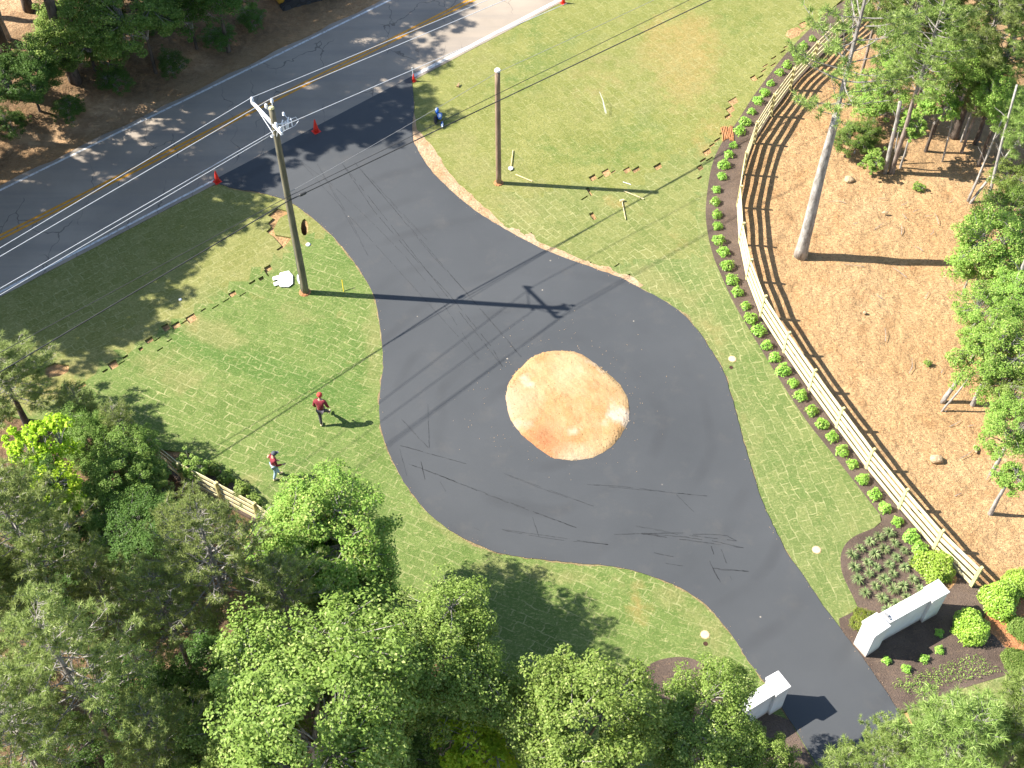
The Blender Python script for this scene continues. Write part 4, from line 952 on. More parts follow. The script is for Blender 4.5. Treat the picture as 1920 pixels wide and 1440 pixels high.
J1 = dict(pel=(0, 0, .93), ch=(-.01, .10, 1.34), nk=(0, .14, 1.50), hd=(0, .19, 1.64), hdir=(0, .15, 1), face=(0, .9, -.35),
          armL=((-.20, .08, 1.42), (-.27, .06, 1.12), (-.25, .18, .88)), armR=((.20, .08, 1.42), (.29, .06, 1.13), (.29, .20, .90)),
          legL=((-.09, 0, .90), (-.06, -.03, .50), (-.04, -.14, .10), (-.04, .02, .045)), legR=((.10, 0, .90), (.14, .28, .54), (.17, .50, .16), (.17, .66, .10)))
person(G(606, 794), R(-6), 1.0, 'person in a maroon hooded jacket and dark trousers striding across the left lawn', J1, M['maroon'], M['greytrs'], M['redcap'], True)
J2 = dict(pel=(0, 0, .93), ch=(.0, .05, 1.36), nk=(0, .08, 1.52), hd=(0, .12, 1.66), hdir=(0, .1, 1), face=(0, 1, -.25),
          armL=((-.20, .04, 1.43), (-.25, .0, 1.12), (-.21, .20, .92)), armR=((.20, .04, 1.43), (.25, .08, 1.13), (.20, .33, 1.00)),
          legL=((-.09, 0, .90), (-.10, .10, .50), (-.10, .16, .09), (-.10, .32, .045)), legR=((.10, 0, .90), (.11, -.02, .50), (.11, -.16, .09), (.11, .0, .045)))
p2 = person(G(519, 895), R(-62), .93, 'person in a maroon top, pale jeans and grey cap nearest the lower left shrubs', J2, M['maroon'], M['jeans'], M['darkgrey'])
MB().rock((-.20, -.06, 1.36), (.07, .09, .10), 3).build('shoulder_patch', M['orange'], p2, smooth=True)

# ------------------------------------------------------------------ plants: generators
def unit(v): return v/np.maximum(np.linalg.norm(v, axis=-1, keepdims=True), 1e-9)
def leaves(cent, nrm, ln, wd, rng):                   # one lozenge with a bent tip per leaf
    n = len(cent); t = unit(np.cross(nrm, rng.normal(size=(n, 3)))); b = np.cross(nrm, t)
    L = (ln*rng.uniform(.7, 1.25, n))[:, None]; W = (wd*rng.uniform(.7, 1.25, n))[:, None]
    v = np.stack([cent-t*L*.5, cent+b*W*.5-t*L*.05+nrm*L*.06, cent+t*L*.5-nrm*L*.08, cent-b*W*.5-t*L*.05+nrm*L*.06], 1).reshape(-1, 3)
    f = np.arange(n*4).reshape(-1, 4); return v, f
def crown_mesh(name, Rc, seed, nclump, per, leaf, flat=.8, mat=None, clr=.17, openness=0., upb=.55):
    rng = np.random.default_rng(seed)
    d = unit(rng.normal(size=(nclump*3, 3))); d = d[d[:, 2] > -.55][:nclump]
    ph = rng.uniform(0, 6, 8)
    lob = 1+.25*np.sin(3*d[:, 0]+ph[0])*np.cos(2*d[:, 1]+ph[1])+.17*np.sin(5*d[:, 1]+ph[2])+.14*np.sin(6*d[:, 2]+4*d[:, 0]+ph[3])+rng.normal(0, .09, len(d))
    rr = Rc*lob*rng.uniform(.42, 1, len(d))**.55*np.where(rng.random(len(d)) < .10, 1.16, 1)
    c = d*rr[:, None]*np.array([1, 1, flat])
    csz = Rc*clr*rng.uniform(.6, 1.35, len(c)); cn = unit(c/np.array([1, 1, flat])+np.array([0, 0, .4*Rc]))
    off = rng.normal(size=(len(c), per, 3)); off = unit(off)*rng.uniform(.35, 1.0, (len(c), per, 1))**.5
    off[..., 2] *= .62
    pos = c[:, None, :]+off*csz[:, None, None]
    nr = unit(upb*np.array([0, 0, 1.])+.35*cn[:, None, :]+.35*off+rng.normal(0, .38, off.shape))
    pos = pos.reshape(-1, 3); nr = nr.reshape(-1, 3)
    v, f = leaves(pos, nr, leaf, leaf*.62, rng)
    me = fastmesh(name, v, f); return me, c
def branch_mesh(name, cl, z0, seed, r0=.07, nlimb=7, ratio=1):
    rng = random.Random(seed); mb = MB(); limbs = []
    C_ = [Vector(map(float, p)) for p in cl]; rng.shuffle(C_)
    for k in range(nlimb):
        e = C_[k]*.75; p0 = Vector((0, 0, z0)); pts = []
        for i in range(6):
            t = i/5; q = p0.lerp(e, t); q.z = z0+(e.z-z0)*(t**.8); q += Vector((rng.uniform(-.09, .09), rng.uniform(-.09, .09), 0)); pts.append(q)
        limbs += pts[1:]; mb.tube(pts, [r0*(1-.75*i/5) for i in range(6)], 5)
    for c in C_[nlimb::ratio]:
        q = min(limbs, key=lambda v: (v-c*.8).length); m = q.lerp(c, .5)+Vector((rng.uniform(-.1, .1), rng.uniform(-.1, .1), rng.uniform(0, .12)))
        mb.tube([q, m, c], [.024, .016, .007], 4, cap=False)
    me = bpy.data.meshes.new(name); me.from_pydata([tuple(v) for v in mb.v], [], mb.f); me.update(); return me
def tufts(cent, dirs, rng, n=16, L=.2, wd=.02):
    m = len(cent); nd = unit(dirs[:, None, :]*.42+rng.normal(0, .62, (m, n, 3)))
    base = np.repeat(cent[:, None, :], n, 1)+nd*.02; tip = base+nd*(L*rng.uniform(.7, 1.15, (m, n, 1)))
    s_ = unit(np.cross(nd, rng.normal(size=(m, n, 3))))*wd*.5
    v = np.stack([base-s_, base+s_, tip], 2).reshape(-1, 3); return v, np.arange(m*n*3).reshape(-1, 3)
def pine_meshes(Hc, Rc, seed, dens=1., bare=0., droop=0., spread=.85, L=.21, per=16, tw=7, low=0., wd=.024, wh=.42):
    rng = np.random.default_rng(seed); rg = random.Random(seed); mb = MB(); cs = []; ds = []
    z = .1
    while z < Hc-.15:
        t = z/Hc; prof = (min(1, .55+t*2.2) if t < .25 else 1)*(1-t)**.62
        nb = max(3, int(5*dens+rg.random())); a0 = rg.uniform(0, 6.28)
        for k in range(nb):
            if rg.random() < .12: continue
            az = a0+k*6.283/nb+rg.uniform(-.3, .3); Lb = max(.35, Rc*prof*rg.uniform(.55, 1.12)); ris = .15+.75*t-droop+rg.uniform(-.12, .12)
            pts = []; d = Vector((math.cos(az), math.sin(az), 0))
            for i in range(6):
                u = i/5; pts.append(Vector((0, 0, z))+d*Lb*u+Vector((rg.uniform(-.04, .04), rg.uniform(-.04, .04), Lb*(ris*u*.6+.25*u*u)))*(1 if i else 0)+(Vector() if i else Vector()))
            mb.tube(pts, [max(.008, (.009+.009*Lb)*(1-.8*i/5)) for i in range(6)], 4, cap=False)
            nt_ = int(tw*Lb/ Rc*1.3)+3
            for j in range(nt_):
                u = rg.uniform(.28+.25*bare, 1.0); i = min(4, int(u*5)); q = pts[i].lerp(pts[i+1], u*5-i)
                sd = d.cross(Vector((0, 0, 1)))*rg.choice((-1, 1)); td = (d*rg.uniform(.2, .9)+sd*rg.uniform(.3, 1)*spread+Vector((0, 0, rg.uniform(.05, .75)))).normalized()
                tl = rg.uniform(.18, .55)*(1.15-.5*u); e = q+td*tl
                mb.tube([q, q.lerp(e, .5)+Vector((0, 0, .02)), e], [.011, .008, .005], 3, cap=False)
                if rg.random() < 1-bare*.55:
                    cs.append(e); ds.append(td)
                    if rg.random() < .75: cs.append(q.lerp(e, .55)); ds.append((td+Vector((0, 0, .4))).normalized())
            cs.append(pts[-1]); ds.append((pts[-1]-pts[-2]).normalized())
        z += wh*rg.uniform(.75, 1.25)*(1 if t < .7 else .8)
    mb.tube([(0, 0, 0), (0, 0, Hc*.5), (0, 0, Hc)], [.10, .06, .015], 6)
    cs.append(Vector((0, 0, Hc))); ds.append(Vector((0, 0, 1)))
    v, f = tufts(np.array([tuple(c) for c in cs]), np.array([tuple(d) for d in ds]), rng, per, L, wd)
    bme = bpy.data.meshes.new('branches'); bme.from_pydata([tuple(q) for q in mb.v], [], mb.f); bme.update()
    return fastmesh('needles', v, f), bme

PROTO = {}
for i in range(4):
    me, c = crown_mesh('crown', 2.4, 20+i, 300, 160, .104, .80, clr=.17)
    PROTO['B%d' % i] = (me, branch_mesh('branches', c, -2.0, 40+i))
for i in range(2):                                    # thinner, twiggy
    me, c = crown_mesh('crown', 2.2, 30+i, 240, 85, .11, .85, clr=.16)
    PROTO['T%d' % i] = (me, branch_mesh('branches', c, -1.9, 50+i))
for i in range(2):                                    # small open tree
    me, c = crown_mesh('crown', 1.2, 60+i, 90, 46, .15, .95, clr=.20)
    PROTO['S%d' % i] = (me, branch_mesh('branches', c, -1.3, 70+i, .035, 5))
for i in range(2):                                    # far big leafy crown for shade
    me, c = crown_mesh('crown', 3.0, 80+i, 170, 62, .26, .7, clr=.15)
    PROTO['F%d' % i] = (me, branch_mesh('branches', c, -2.4, 90+i, .10))
PROTO['P0'] = pine_meshes(5.5, 2.7, 1, 1.25, 0., .05, tw=10, per=26, L=.17)
PROTO['P1'] = pine_meshes(6.0, 2.6, 2, 1.25, .1, .05, tw=10, per=26, L=.17)
PROTO['P2'] = pine_meshes(4.6, 2.9, 3, 1.5, .3, .1, tw=12, per=22, L=.15)          # grey and twiggy
PROTO['P3'] = pine_meshes(9.0, 2.9, 4, 1.0, .2, .1, tw=10, per=20, L=.25, wd=.028)            # tall thin
PROTO['P6'] = pine_meshes(9.0, 2.6, 14, .62, .35, .1, tw=9, per=22, L=.2, wd=.026)
PROTO['P4'] = pine_meshes(2.8, 1.15, 5, 1., .0, 0., tw=6, per=14, wh=.34)     # young
PROTO['P5'] = pine_meshes(5.0, 2.3, 6, 1.3, .0, .05, tw=11, per=20, L=.24)
def keep(me, mat): 
    if len(me.materials) == 0: me.materials.append(mat)
PARTS = {}
def matobj(o, mat):
    if len(o.data.materials) == 0: o.data.materials.append(None)
    o.material_slots[0].link = 'OBJECT'; o.material_slots[0].material = mat
def trunk_mesh(h, r0, r1, lean, seed, n=12, sides=9, rot=0.):
    rg = random.Random(seed); pts = []; k1, k2 = rg.uniform(-1, 1), rg.uniform(-1, 1)
    for i in range(n+1):
        t = i/n; pts.append((lean[0]*h*t+.012*h*k1*math.sin(3*t*math.pi)*t, lean[1]*h*t+.012*h*k2*math.sin(2.3*t*math.pi)*t, -.15+(h+.15)*t))
    rad = [r0*(1.22 if i == 0 else 1.05 if i == 1 else 1)*(1-i/n)+r1*(i/n) for i in range(n+1)]
    return MB().tube(pts, rad, sides), Vector(pts[-1])
TREE_N = [0]
def tree(kind, p, zc, Rs, leaf, label, group, bark='barkG', name='tree', cat='tree', lean=(0, 0), at='crown', rtr=None, zs=1., byshadow=False, twig='twig'):
    TREE_N[0] += 1; sd = TREE_N[0]
    crown, brs = PROTO[kind]; pine = kind[0] == 'P'
    base = {'B': 2.4, 'T': 2.2, 'S': 1.2, 'F': 3.0}.get(kind[0], None)
    s_ = Rs/base if base else Rs
    if byshadow: q = G(*p); off = SH*(zc/abs(SH.z)); g = Vector((q.x-off.x, q.y-off.y, 0))
    elif at == 'crown': q = G(*p, zc); g = Vector((q.x-lean[0]*zc, q.y-lean[1]*zc, 0))
    else: q = G(*p); g = Vector((q.x, q.y, 0))
    g.z = gz(g.x, g.y) if abs(g.x) < 60 and -10 < g.y < 95 else 0
    root = empty(name, g, label, cat, group)
    zb = zc-g.z if not pine else zc-g.z
    down = {'B': 2.0, 'T': 1.9, 'S': 1.3, 'F': 2.4}.get(kind[0], 0)*s_*zs
    ht = max(.25, zb-down) if not pine else max(.3, zb)
    r0 = rtr or max(.045, (.014 if pine else .02)*zb+.035)
    mbt, tip = trunk_mesh(ht+.1, r0, r0*.62 if not pine else max(.09*s_, r0*.55), lean, sd)
    mbt.build('trunk', M[bark], root, smooth=True)
    rz = random.Random(sd*7).uniform(0, 6.28)
    cz = zb if not pine else ht-.05
    cpos = (lean[0]*zb, lean[1]*zb, cz)
    bo = link('branches', brs, None, root, cpos); matobj(bo, M[twig]); co = link('crown', crown, None, root, cpos); matobj(co, M[leaf])
    for o_ in (bo, co): o_.scale = (s_, s_, s_*zs); o_.rotation_euler = (0, 0, rz)
    return root

# ------------------------------------------------------------------ shrubs and bed planting
def shrub_proto(name, seed, Rr, n, leaf, zs, branch=True):
    rng = np.random.default_rng(seed); d = unit(rng.normal(size=(n, 3))); d[:, 2] = np.abs(d[:, 2])*1.0-.18*(rng.random(n) < .3)
    ph = rng.uniform(0, 6, 4); lob = 1+.12*np.sin(5*d[:, 0]+ph[0])+.12*np.sin(5*d[:, 1]+ph[1])+.08*np.sin(9*d[:, 2]+7*d[:, 0]+ph[2])
    r = Rr*lob*rng.uniform(.55, 1.05, n)**.5; p = d*r[:, None]*np.array([1, 1, zs]); p[:, 2] += .06
    p[:, 2] = np.maximum(p[:, 2], .03)
    nr = unit(.6*np.array([0, 0, 1.])+.7*d+rng.normal(0, .35, d.shape)); v, f = leaves(p, nr, leaf, leaf*.55, rng); return fastmesh(name, v, f)
def stems(seed, Rr, zs, k=7, r=.012):
    rg = random.Random(seed); mb = MB()
    for i in range(k):
        a = rg.uniform(0, 6.28); e = Vector((math.cos(a)*Rr*.6, math.sin(a)*Rr*.6, Rr*zs*rg.uniform(.5, .8))); mb.tube([(0, 0, -.03), e*.5+Vector((0, 0, .03)), e], [r, r*.7, r*.4], 5, cap=False)
    me = bpy.data.meshes.new('stems'); me.from_pydata([tuple(v) for v in mb.v], [], mb.f); me.materials.append(M['twig']); return me
SP = []
for i in range(4): SP.append((shrub_proto('foliage', 100+i, .30, 330, .105, 1.15), stems(i, .3, 1.1)))
def shrub(p, s_, label, group, proto, leaf='leafS', name='shrub', cat='shrub', rz=0, zs=1.):
    r = empty(name, G(*p), label, cat, group, rz)
    f, st = proto; o = link('foliage', f, None, r); matobj(o, M[leaf]); q = link('stems', st, None, r)
    r.scale = (s_, s_, s_*zs); return r
ROW = [(x/3+1280, y/3) for x, y in [(728, 210), (675, 253), (635, 300), (585, 360), (545, 400), (493, 460), (460, 515), (425, 560), (387, 620), (348, 680), (318, 730), (285, 808), (260, 862), (230, 920), (220, 985), (190, 1060), (182, 1127), (190, 1200), (195, 1265), (203, 1345), (230, 1410)]]
ROW += [(x/3+1280, y/3+480) for x, y in [(250, 50), (275, 130), (305, 195), (352, 272), (383, 345), (425, 415), (470, 495), (515, 562), (560, 635), (620, 708), (662, 780), (723, 862), (780, 938), (838, 1010), (893, 1090), (955, 1162), (1012, 1250), (1077, 1335), (1137, 1410)]]
ROW += [(x/3+1280, y/3+960) for x, y in [(1205, 45), (1280, 130), (1330, 200)]]
rg = random.Random(21)
for i, (x, y) in enumerate(ROW):
    lb = 'small bright green shrub in the single curved row between lawn and long fence'
    if i == 0: lb = 'topmost small shrub of the curved row, under the pine branch'
    if i == len(ROW)-1: lb = 'last small shrub of the curved row, touching the big round shrub'
    shrub((x, y+5), rg.uniform(.74, 1.08)*(.86+.16*i/len(ROW)), lb, 'shrub row along the long board fence', SP[i % 4], rz=rg.uniform(0, 6))
for i, (x, y) in enumerate([(425, 895), (455, 915), (476, 938), (505, 962), (398, 878), (535, 985)]):
    shrub((x, y+4), rg.uniform(.95, 1.15), ['upper left small shrub of the short row by the hidden fence', 'second small shrub of the short row by the hidden fence', 'third small shrub of the short row by the hidden fence', 'fourth small shrub of the short row, beside the leafy tree', 'shaded first shrub at the dark head of the short row', 'last shrub of the short row, mostly under the leafy tree'][i], 'short shrub row by the left fence', SP[i % 4], 'leafB', rz=i)
HG = [(shrub_proto('foliage', 120+i, .95, 4200, .12, 1.0), stems(20+i, .9, 1., 14, .03)) for i in range(2)]
HGD = (shrub_proto('foliage', 130, .62, 3600, .055, .85), stems(30, .6, .9, 12, .02))
shrub((1420+4, 1075), .1, 'x', None, HG[0]) if False else None
shrub((1752, 1068), .80, 'big rounded lime green shrub at the end of the long fence', 'tall lime green hedge shrubs', HG[0], 'leafH', 'hedge_shrub', 'hedge shrub', 1)
shrub((1817, 1183), .70, 'upright lime green shrub just right of the gate wall shadow', 'tall lime green hedge shrubs', HG[1], 'leafH', 'hedge_shrub', 'hedge shrub', 2, 1.45)
shrub((1872, 1130), .76, 'lime green shrub on bare clay next to the fence end', 'tall lime green hedge shrubs', HG[0], 'leafH', 'hedge_shrub', 'hedge shrub', 3, 1.2)
shrub((1906, 1098), .62, 'lime green shrub farthest right behind its two neighbours', 'tall lime green hedge shrubs', HG[1], 'leafH', 'hedge_shrub', 'hedge shrub', 4, 1.1)
shrub((1621, 1168), .82, 'small dark olive clipped shrub at the left foot of the white gate wall', None, HGD, 'leafO', 'boxwood_shrub', 'shrub', 1, .95)
shrub((1915, 1180), .60, 'dark green shrub at right edge below the lime hedge shrubs', None, HG[0], 'leafM', 'hedge_shrub', 'shrub', 5, .7)
shrub((1905, 1240), .55, 'low glossy shrub at right edge beside the lower planting bed', None, HG[1], 'leafM', 'hedge_shrub', 'shrub', 6, .6)
SS = [(1662, 1240), (1699, 1255), (1732, 1237), (1760, 1220), (1760, 1188)]
SL = ['small shrub nearest the driveway in the lower mulch bed', 'lowest small shrub in the lower mulch bed', 'small shrub at the shadow tip in the lower mulch bed', 'right small sunlit shrub in the lower mulch bed', 'small shrub half lit inside the gate wall shadow']
for i, (p, l_) in enumerate(zip(SS, SL)): shrub(p, .58, l_, 'young shrubs in the lower mulch bed', SP[i % 4], rz=i*1.3)
# grassy clumps
def clump(seed, n=70, Rr=.30, hh=.26):
    rng = np.random.default_rng(seed); V = []; Fc = []
    for i in range(n):
        a = rng.uniform(0, 6.283); L = Rr*rng.uniform(.5, 1.15); h = hh*rng.uniform(.6, 1.1); w_ = .013
        c, s = math.cos(a), math.sin(a); k = len(V)
        for u, z, q in ((0, 0, 1), (.35, .85, 1.1), (.75, 1., .8), (1.0, .55, .1)):
            x, y = c*L*u+rng.normal()*.003, s*L*u; V += [(x-s*w_*q, y+c*w_*q, h*z), (x+s*w_*q, y-c*w_*q, h*z)]
        Fc += [(k+2*j, k+2*j+1, k+2*j+3, k+2*j+2) for j in range(3)]
    me = fastmesh('grass_clump', V, Fc); me.materials.append(M['blade']); return me
CL = [clump(i) for i in range(3)]
pts = [(1160, 115), (1100, 140), (1048, 165), (995, 205), (950, 240), (1190, 175), (1245, 215), (1130, 210), (1075, 235), (1035, 285), (962, 310), (1090, 310), (1200, 255), (1160, 295), (1245, 310), (1290, 270), (1180, 345), (1045, 345), (985, 380), (1130, 380), (1235, 415), (1290, 380), (1080, 415), (1180, 435), (1025, 455), (1120, 485), (1255, 475), (1330, 430), (1200, 520), (1150, 550), (1345, 480)]
for i, (x, y) in enumerate(pts):
    o = link('grass_clump', CL[i % 3], None, None, G(x/3+1280, y/3+960+3)); k = rg.uniform(.72, .98); o.scale = (k, k, k); o.rotation_euler = (0, 0, i)
    tag(o, 'spiky blue green grass clump in the round mulch bed by the gate wall', 'grass clump', 'grass clumps in the round mulch bed')
# low planting in the lower bed: nobody could count it
rng = np.random.default_rng(77); A_, B_, C_, D_ = G(1700, 1300), G(1880, 1262), G(1830, 1225), G(1665, 1283)
pos = []; 
for i in range(15):
    for j in range(6):
        u, v = (i+.5+rng.uniform(-.2, .2))/15, (j+.5+rng.uniform(-.2, .2))/6
        p = (A_.lerp(B_, u)).lerp(D_.lerp(C_, u), v); 
        m_ = 9; a = rng.uniform(0, 6.28, m_); r_ = rng.uniform(.02, .14, m_)
        pos.append(np.stack([p.x+r_*np.cos(a), p.y+r_*np.sin(a), Z0+.03+rng.uniform(.0, .11, m_)], 1))
pos = np.concatenate(pos); v, f = leaves(pos, unit(np.array([0, 0, 1.])+rng.normal(0, .5, pos.shape)), .07, .03, rng)
o = link('ground_cover', fastmesh('ground_cover', v, f), M['leafL']); tag(o, 'low leafy ground cover planted in the lower mulch bed', 'ground cover', kind='stuff')

# ------------------------------------------------------------------ trees
GL = 'trees of the lower left woods'; GR = 'trees of the right hand woods'; GT = 'trees beyond the road'; GS = 'trees left of the view that shade the road'
# lower left
tree('B0', (570, 1335), 9.0, 2.75, 'leafB', 'largest bright green leafy crown at bottom, left of centre', GL)
tree('B1', (455, 1400), 7.5, 1.9, 'leafB', 'bright leafy crown at the bottom edge left of the largest crown', GL)
tree('B1', (818, 1240), 7.0, 2.15, 'leafB', 'rounded green leafy crown just below the dark lawn shadow', GL)
tree('B2', (1085, 1378), 6.5, 2.35, 'leafB', 'leafy crown at bottom centre whose twigs poke up toward the lawn', GL)
tree('B3', (1318, 1372), 5.0, 1.8, 'leafB', 'leafy crown covering the left part of the smaller gate pillar', GL)
tree('B0', (1405, 1445), 4.0, 1.3, 'leafB', 'low leafy crown below the smaller gate pillar', GL)
tree('B0', (625, 1050), 4.4, 1.7, 'leafL', 'added light green crown that widens the shade on the lower lawn', GL)  # added crown, put in to widen the shadow on the lower lawn
tree('B3', (585, 985), 5.0, 1.65, 'leafL', 'added dense light green crown that fills out the lawn shade', GL)  # added crown, fills the left part of the lawn shadow
tree('T1', (622, 1022), 6.0, 2.1, 'leafL', 'added second thin yellow green crown that deepens the lawn shade', GL)  # added double of the thin crown, makes its lawn shadow solid
tree('T0', (600, 1022), 5.8, 2.15, 'leafL', 'thin yellow green crown standing over the short shrub row', GL)
tree('B1', (668, 1095), 4.6, 1.45, 'leafM', 'rounded crown at the lawn edge where the dark shadow begins', GL)
tree('B2', (655, 1170), 5.5, 1.6, 'leafM', 'mid green crown behind the pale twiggy pine', GL)
tree('B3', (235, 885), 1.7, 1.55, 'leafM', 'mid green leafy crown right of the yellow green sapling', GL)
tree('B1', (160, 820), 1.6, 1.2, 'leafM', 'small leafy crown behind the yellow green sapling', GL)
tree('B0', (272, 905), 1.4, 1.0, 'leafB', 'leafy crown hanging over the upper end of the hidden fence', GL)
tree('S0', (362, 878), 1.0, .6, 'leafB', 'small open leafy crown at the lawn edge above the hidden fence', GL)
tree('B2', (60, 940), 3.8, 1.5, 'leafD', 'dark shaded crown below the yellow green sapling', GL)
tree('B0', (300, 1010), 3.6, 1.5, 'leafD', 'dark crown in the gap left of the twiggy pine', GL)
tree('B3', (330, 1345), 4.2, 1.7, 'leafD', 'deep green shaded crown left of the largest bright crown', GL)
tree('B1', (720, 1380), 4.0, 1.6, 'leafM', 'shaded green crown at bottom between two bright crowns', GL)
tree('T1', (820, 1400), 3.6, 1.4, 'leafM', 'shaded thin crown at bottom beside the yellow sapling', GL)
tree('S0', (78, 845), 3.6, 1.15, 'leafY', 'tall narrow yellow green sapling at left edge', GL, zs=1.25)
tree('S1', (95, 925), 4.4, .95, 'leafY', 'lower yellow green sapling under the tall narrow one', GL)
tree('S1', (895, 1415), 5.0, 1.1, 'leafY', 'yellow green sapling at the bottom edge near centre', GL)
tree('S0', (960, 1445), 4.0, .8, 'leafL', 'small light sapling at bottom beside the visible fence boards', GL)
tree('P2', (420, 1110), 6.6, 1.0, 'needle', 'grey twiggy pine crown below the hidden fence', GL, 'barkP', 'pine_tree', 'pine tree', twig='twig')
tree('P2', (330, 1190), 5.4, .8, 'needle', 'sparse pine crown left of the grey twiggy one', GL, 'barkP', 'pine_tree', 'pine tree')
tree('P2', (545, 1160), 5.6, .72, 'needle', 'small twiggy pine crown between the large pine and the mid green crown', GL, 'barkP', 'pine_tree', 'pine tree')
tree('P0', (85, 1090), 8.0, 1.0, 'needle', 'large soft pine crown at left edge, lower middle', GL, 'barkP', 'pine_tree', 'pine tree')
tree('P5', (20, 1190), 7.0, .9, 'needle', 'pine crown cut by the left edge below the large soft one', GL, 'barkP', 'pine_tree', 'pine tree')
tree('P1', (170, 1330), 8.0, 1.0, 'needle', 'dark pine crown at bottom left with grey branches', GL, 'barkP', 'pine_tree', 'pine tree')
tree('P2', (60, 1420), 7.5, .95, 'needle', 'pine crown in the bottom left corner', GL, 'barkP', 'pine_tree', 'pine tree')
tree('P1', (230, 1190), 4.6, .75, 'needle', 'shaded pine crown in the middle of the left woods', GL, 'barkP', 'pine_tree', 'pine tree')
tree('P0', (330, 1450), 5.5, .8, 'needle', 'pine crown at the bottom edge left of the bright crowns', GL, 'barkP', 'pine_tree', 'pine tree')
tree('P4', (240, 842), .7, .85, 'needle', 'young pine standing against the left lawn', GL, 'barkP', 'pine_tree', 'pine tree', at='base', rtr=.07)
tree('P4', (165, 800), .6, .8, 'needle', 'second young pine left of the first, against the lawn', GL, 'barkP', 'pine_tree', 'pine tree', at='base', rtr=.06)
tree('P3', (48, 790), 1.5, .95, 'needle', 'dark trunked pine at left edge with bare grey side branches', GL, 'barkD', 'pine_tree', 'pine tree', at='base', rtr=.16, zs=.38)
tree('P5', (1750, 1465), 5.5, .95, 'needleL', 'broad light green pine crown in the bottom right corner', GL, 'barkP', 'pine_tree', 'pine tree')
tree('P5', (1880, 1440), 5.5, .95, 'needleL', 'light pine crown filling the right end of the bottom edge', GL, 'barkP', 'pine_tree', 'pine tree')
tree('P0', (1640, 1455), 3.6, .62, 'needleL', 'light pine crown over the driveway at the bottom edge', GL, 'barkP', 'pine_tree', 'pine tree')
tree('P4', (1560, 1490), 2.4, 1.0, 'needleL', 'small light pine tip at the bottom left of the driveway end', GL, 'barkP', 'pine_tree', 'pine tree')
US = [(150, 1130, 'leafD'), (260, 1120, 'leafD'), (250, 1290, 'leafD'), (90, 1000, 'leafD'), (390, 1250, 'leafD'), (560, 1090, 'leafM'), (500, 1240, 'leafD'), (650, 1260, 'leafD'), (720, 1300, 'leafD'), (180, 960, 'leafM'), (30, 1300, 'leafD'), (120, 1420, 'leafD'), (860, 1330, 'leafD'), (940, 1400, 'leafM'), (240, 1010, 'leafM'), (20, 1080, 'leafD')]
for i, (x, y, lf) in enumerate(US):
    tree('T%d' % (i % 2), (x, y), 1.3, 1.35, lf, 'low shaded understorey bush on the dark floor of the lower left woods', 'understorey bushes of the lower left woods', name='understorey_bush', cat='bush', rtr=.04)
# right hand woods
tree('P6', (1502, 476), 8.2, 1.2, 'needleL', 'big pine with a long bare trunk rising from the clay beside the fence', GR, 'barkG', 'pine_tree', 'pine tree', at='base', rtr=.29)
tree('P3', (1672, 322), 5.0, .85, 'needleL', 'twin stemmed pine behind the bushes, left stem', GR, 'barkP', 'pine_tree', 'pine tree', at='base', rtr=.14)
tree('P3', (1790, 255), 4.2, .95, 'needle', 'thick dark trunked pine in the upper right woods', GR, 'barkD', 'pine_tree', 'pine tree', at='base', rtr=.22)
tree('P3', (1655, 210), 2.6, .9, 'needleL', 'pine with a pale trunk at the back left of the right woods', GR, 'barkG', 'pine_tree', 'pine tree', at='base', rtr=.13)
tree('P1', (1880, 130), 4.6, .9, 'needleL', 'dense pine crown in the upper right corner', GR, 'barkD', 'pine_tree', 'pine tree', rtr=.12)
tree('P0', (1700, 85), 4.6, .85, 'needleL', 'soft pine crown at the top edge of the right woods', GR, 'barkP', 'pine_tree', 'pine tree')
tree('P5', (1905, 280), 3.4, .7, 'needleL', 'pine crown at the right edge above the bare leaning stems', GR, 'barkD', 'pine_tree', 'pine tree', rtr=.1)
tree('B0', (1800, 100), 5.0, 1.6, 'leafL', 'fresh green maple like crown at top right', GR, 'barkD', rtr=.07)
tree('S1', (1765, 195), 3.0, 1.1, 'leafL', 'small yellow green crown below the fresh green crown', GR, 'barkD')
tree('S0', (1712, 238), 2.6, .75, 'leafL', 'little bright tree with a thin pale trunk on the clay', GR, at='crown', rtr=.06)
tree('B2', (1880, 190), 4.0, 1.2, 'leafL', 'mid green crown near the right edge of the upper woods', GR, 'barkD', rtr=.1)
tree('T1', (1650, 185), 1.5, 1.35, 'leafL', 'low light green thicket beside the twin stems', GR)
tree('B3', (1610, 258), 1.0, .95, 'leafM', 'dark green bush left of the twin stems', GR)
tree('S0', (1638, 305), .8, .6, 'leafL', 'small light bush in front of the twin stems', GR)
tree('T0', (1870, 470), 2.8, 1.9, 'leafL', 'wide light green sapling crown at the right edge, upper middle', GR)
tree('T1', (1900, 400), 2.6, 1.4, 'leafM', 'green sapling crown at right edge under the leaning stems', GR)
tree('T1', (1855, 600), 2.8, 1.35, 'leafL', 'light sapling crown at right edge around a leaning grey trunk', GR)
tree('T0', (1865, 668), 3.2, 1.6, 'leafL', 'wide light sapling crown above the forked stump trunk', GR)
tree('T1', (1905, 800), 3.2, 1.3, 'leafL', 'bright sapling crown at right edge with clay all round', GR)
tree('S1', (1893, 895), 2.6, .62, 'leafL', 'small bright crown on a short straight trunk', GR, at='crown', rtr=.10)
tree('S0', (1722, 352), .2, .28, 'leafL', 'tiny green seedling on the clay slope', GR, rtr=.02)
tree('S0', (1740, 681), .15, .16, 'leafL', 'tiny seedling alone on the open clay', GR, rtr=.015)
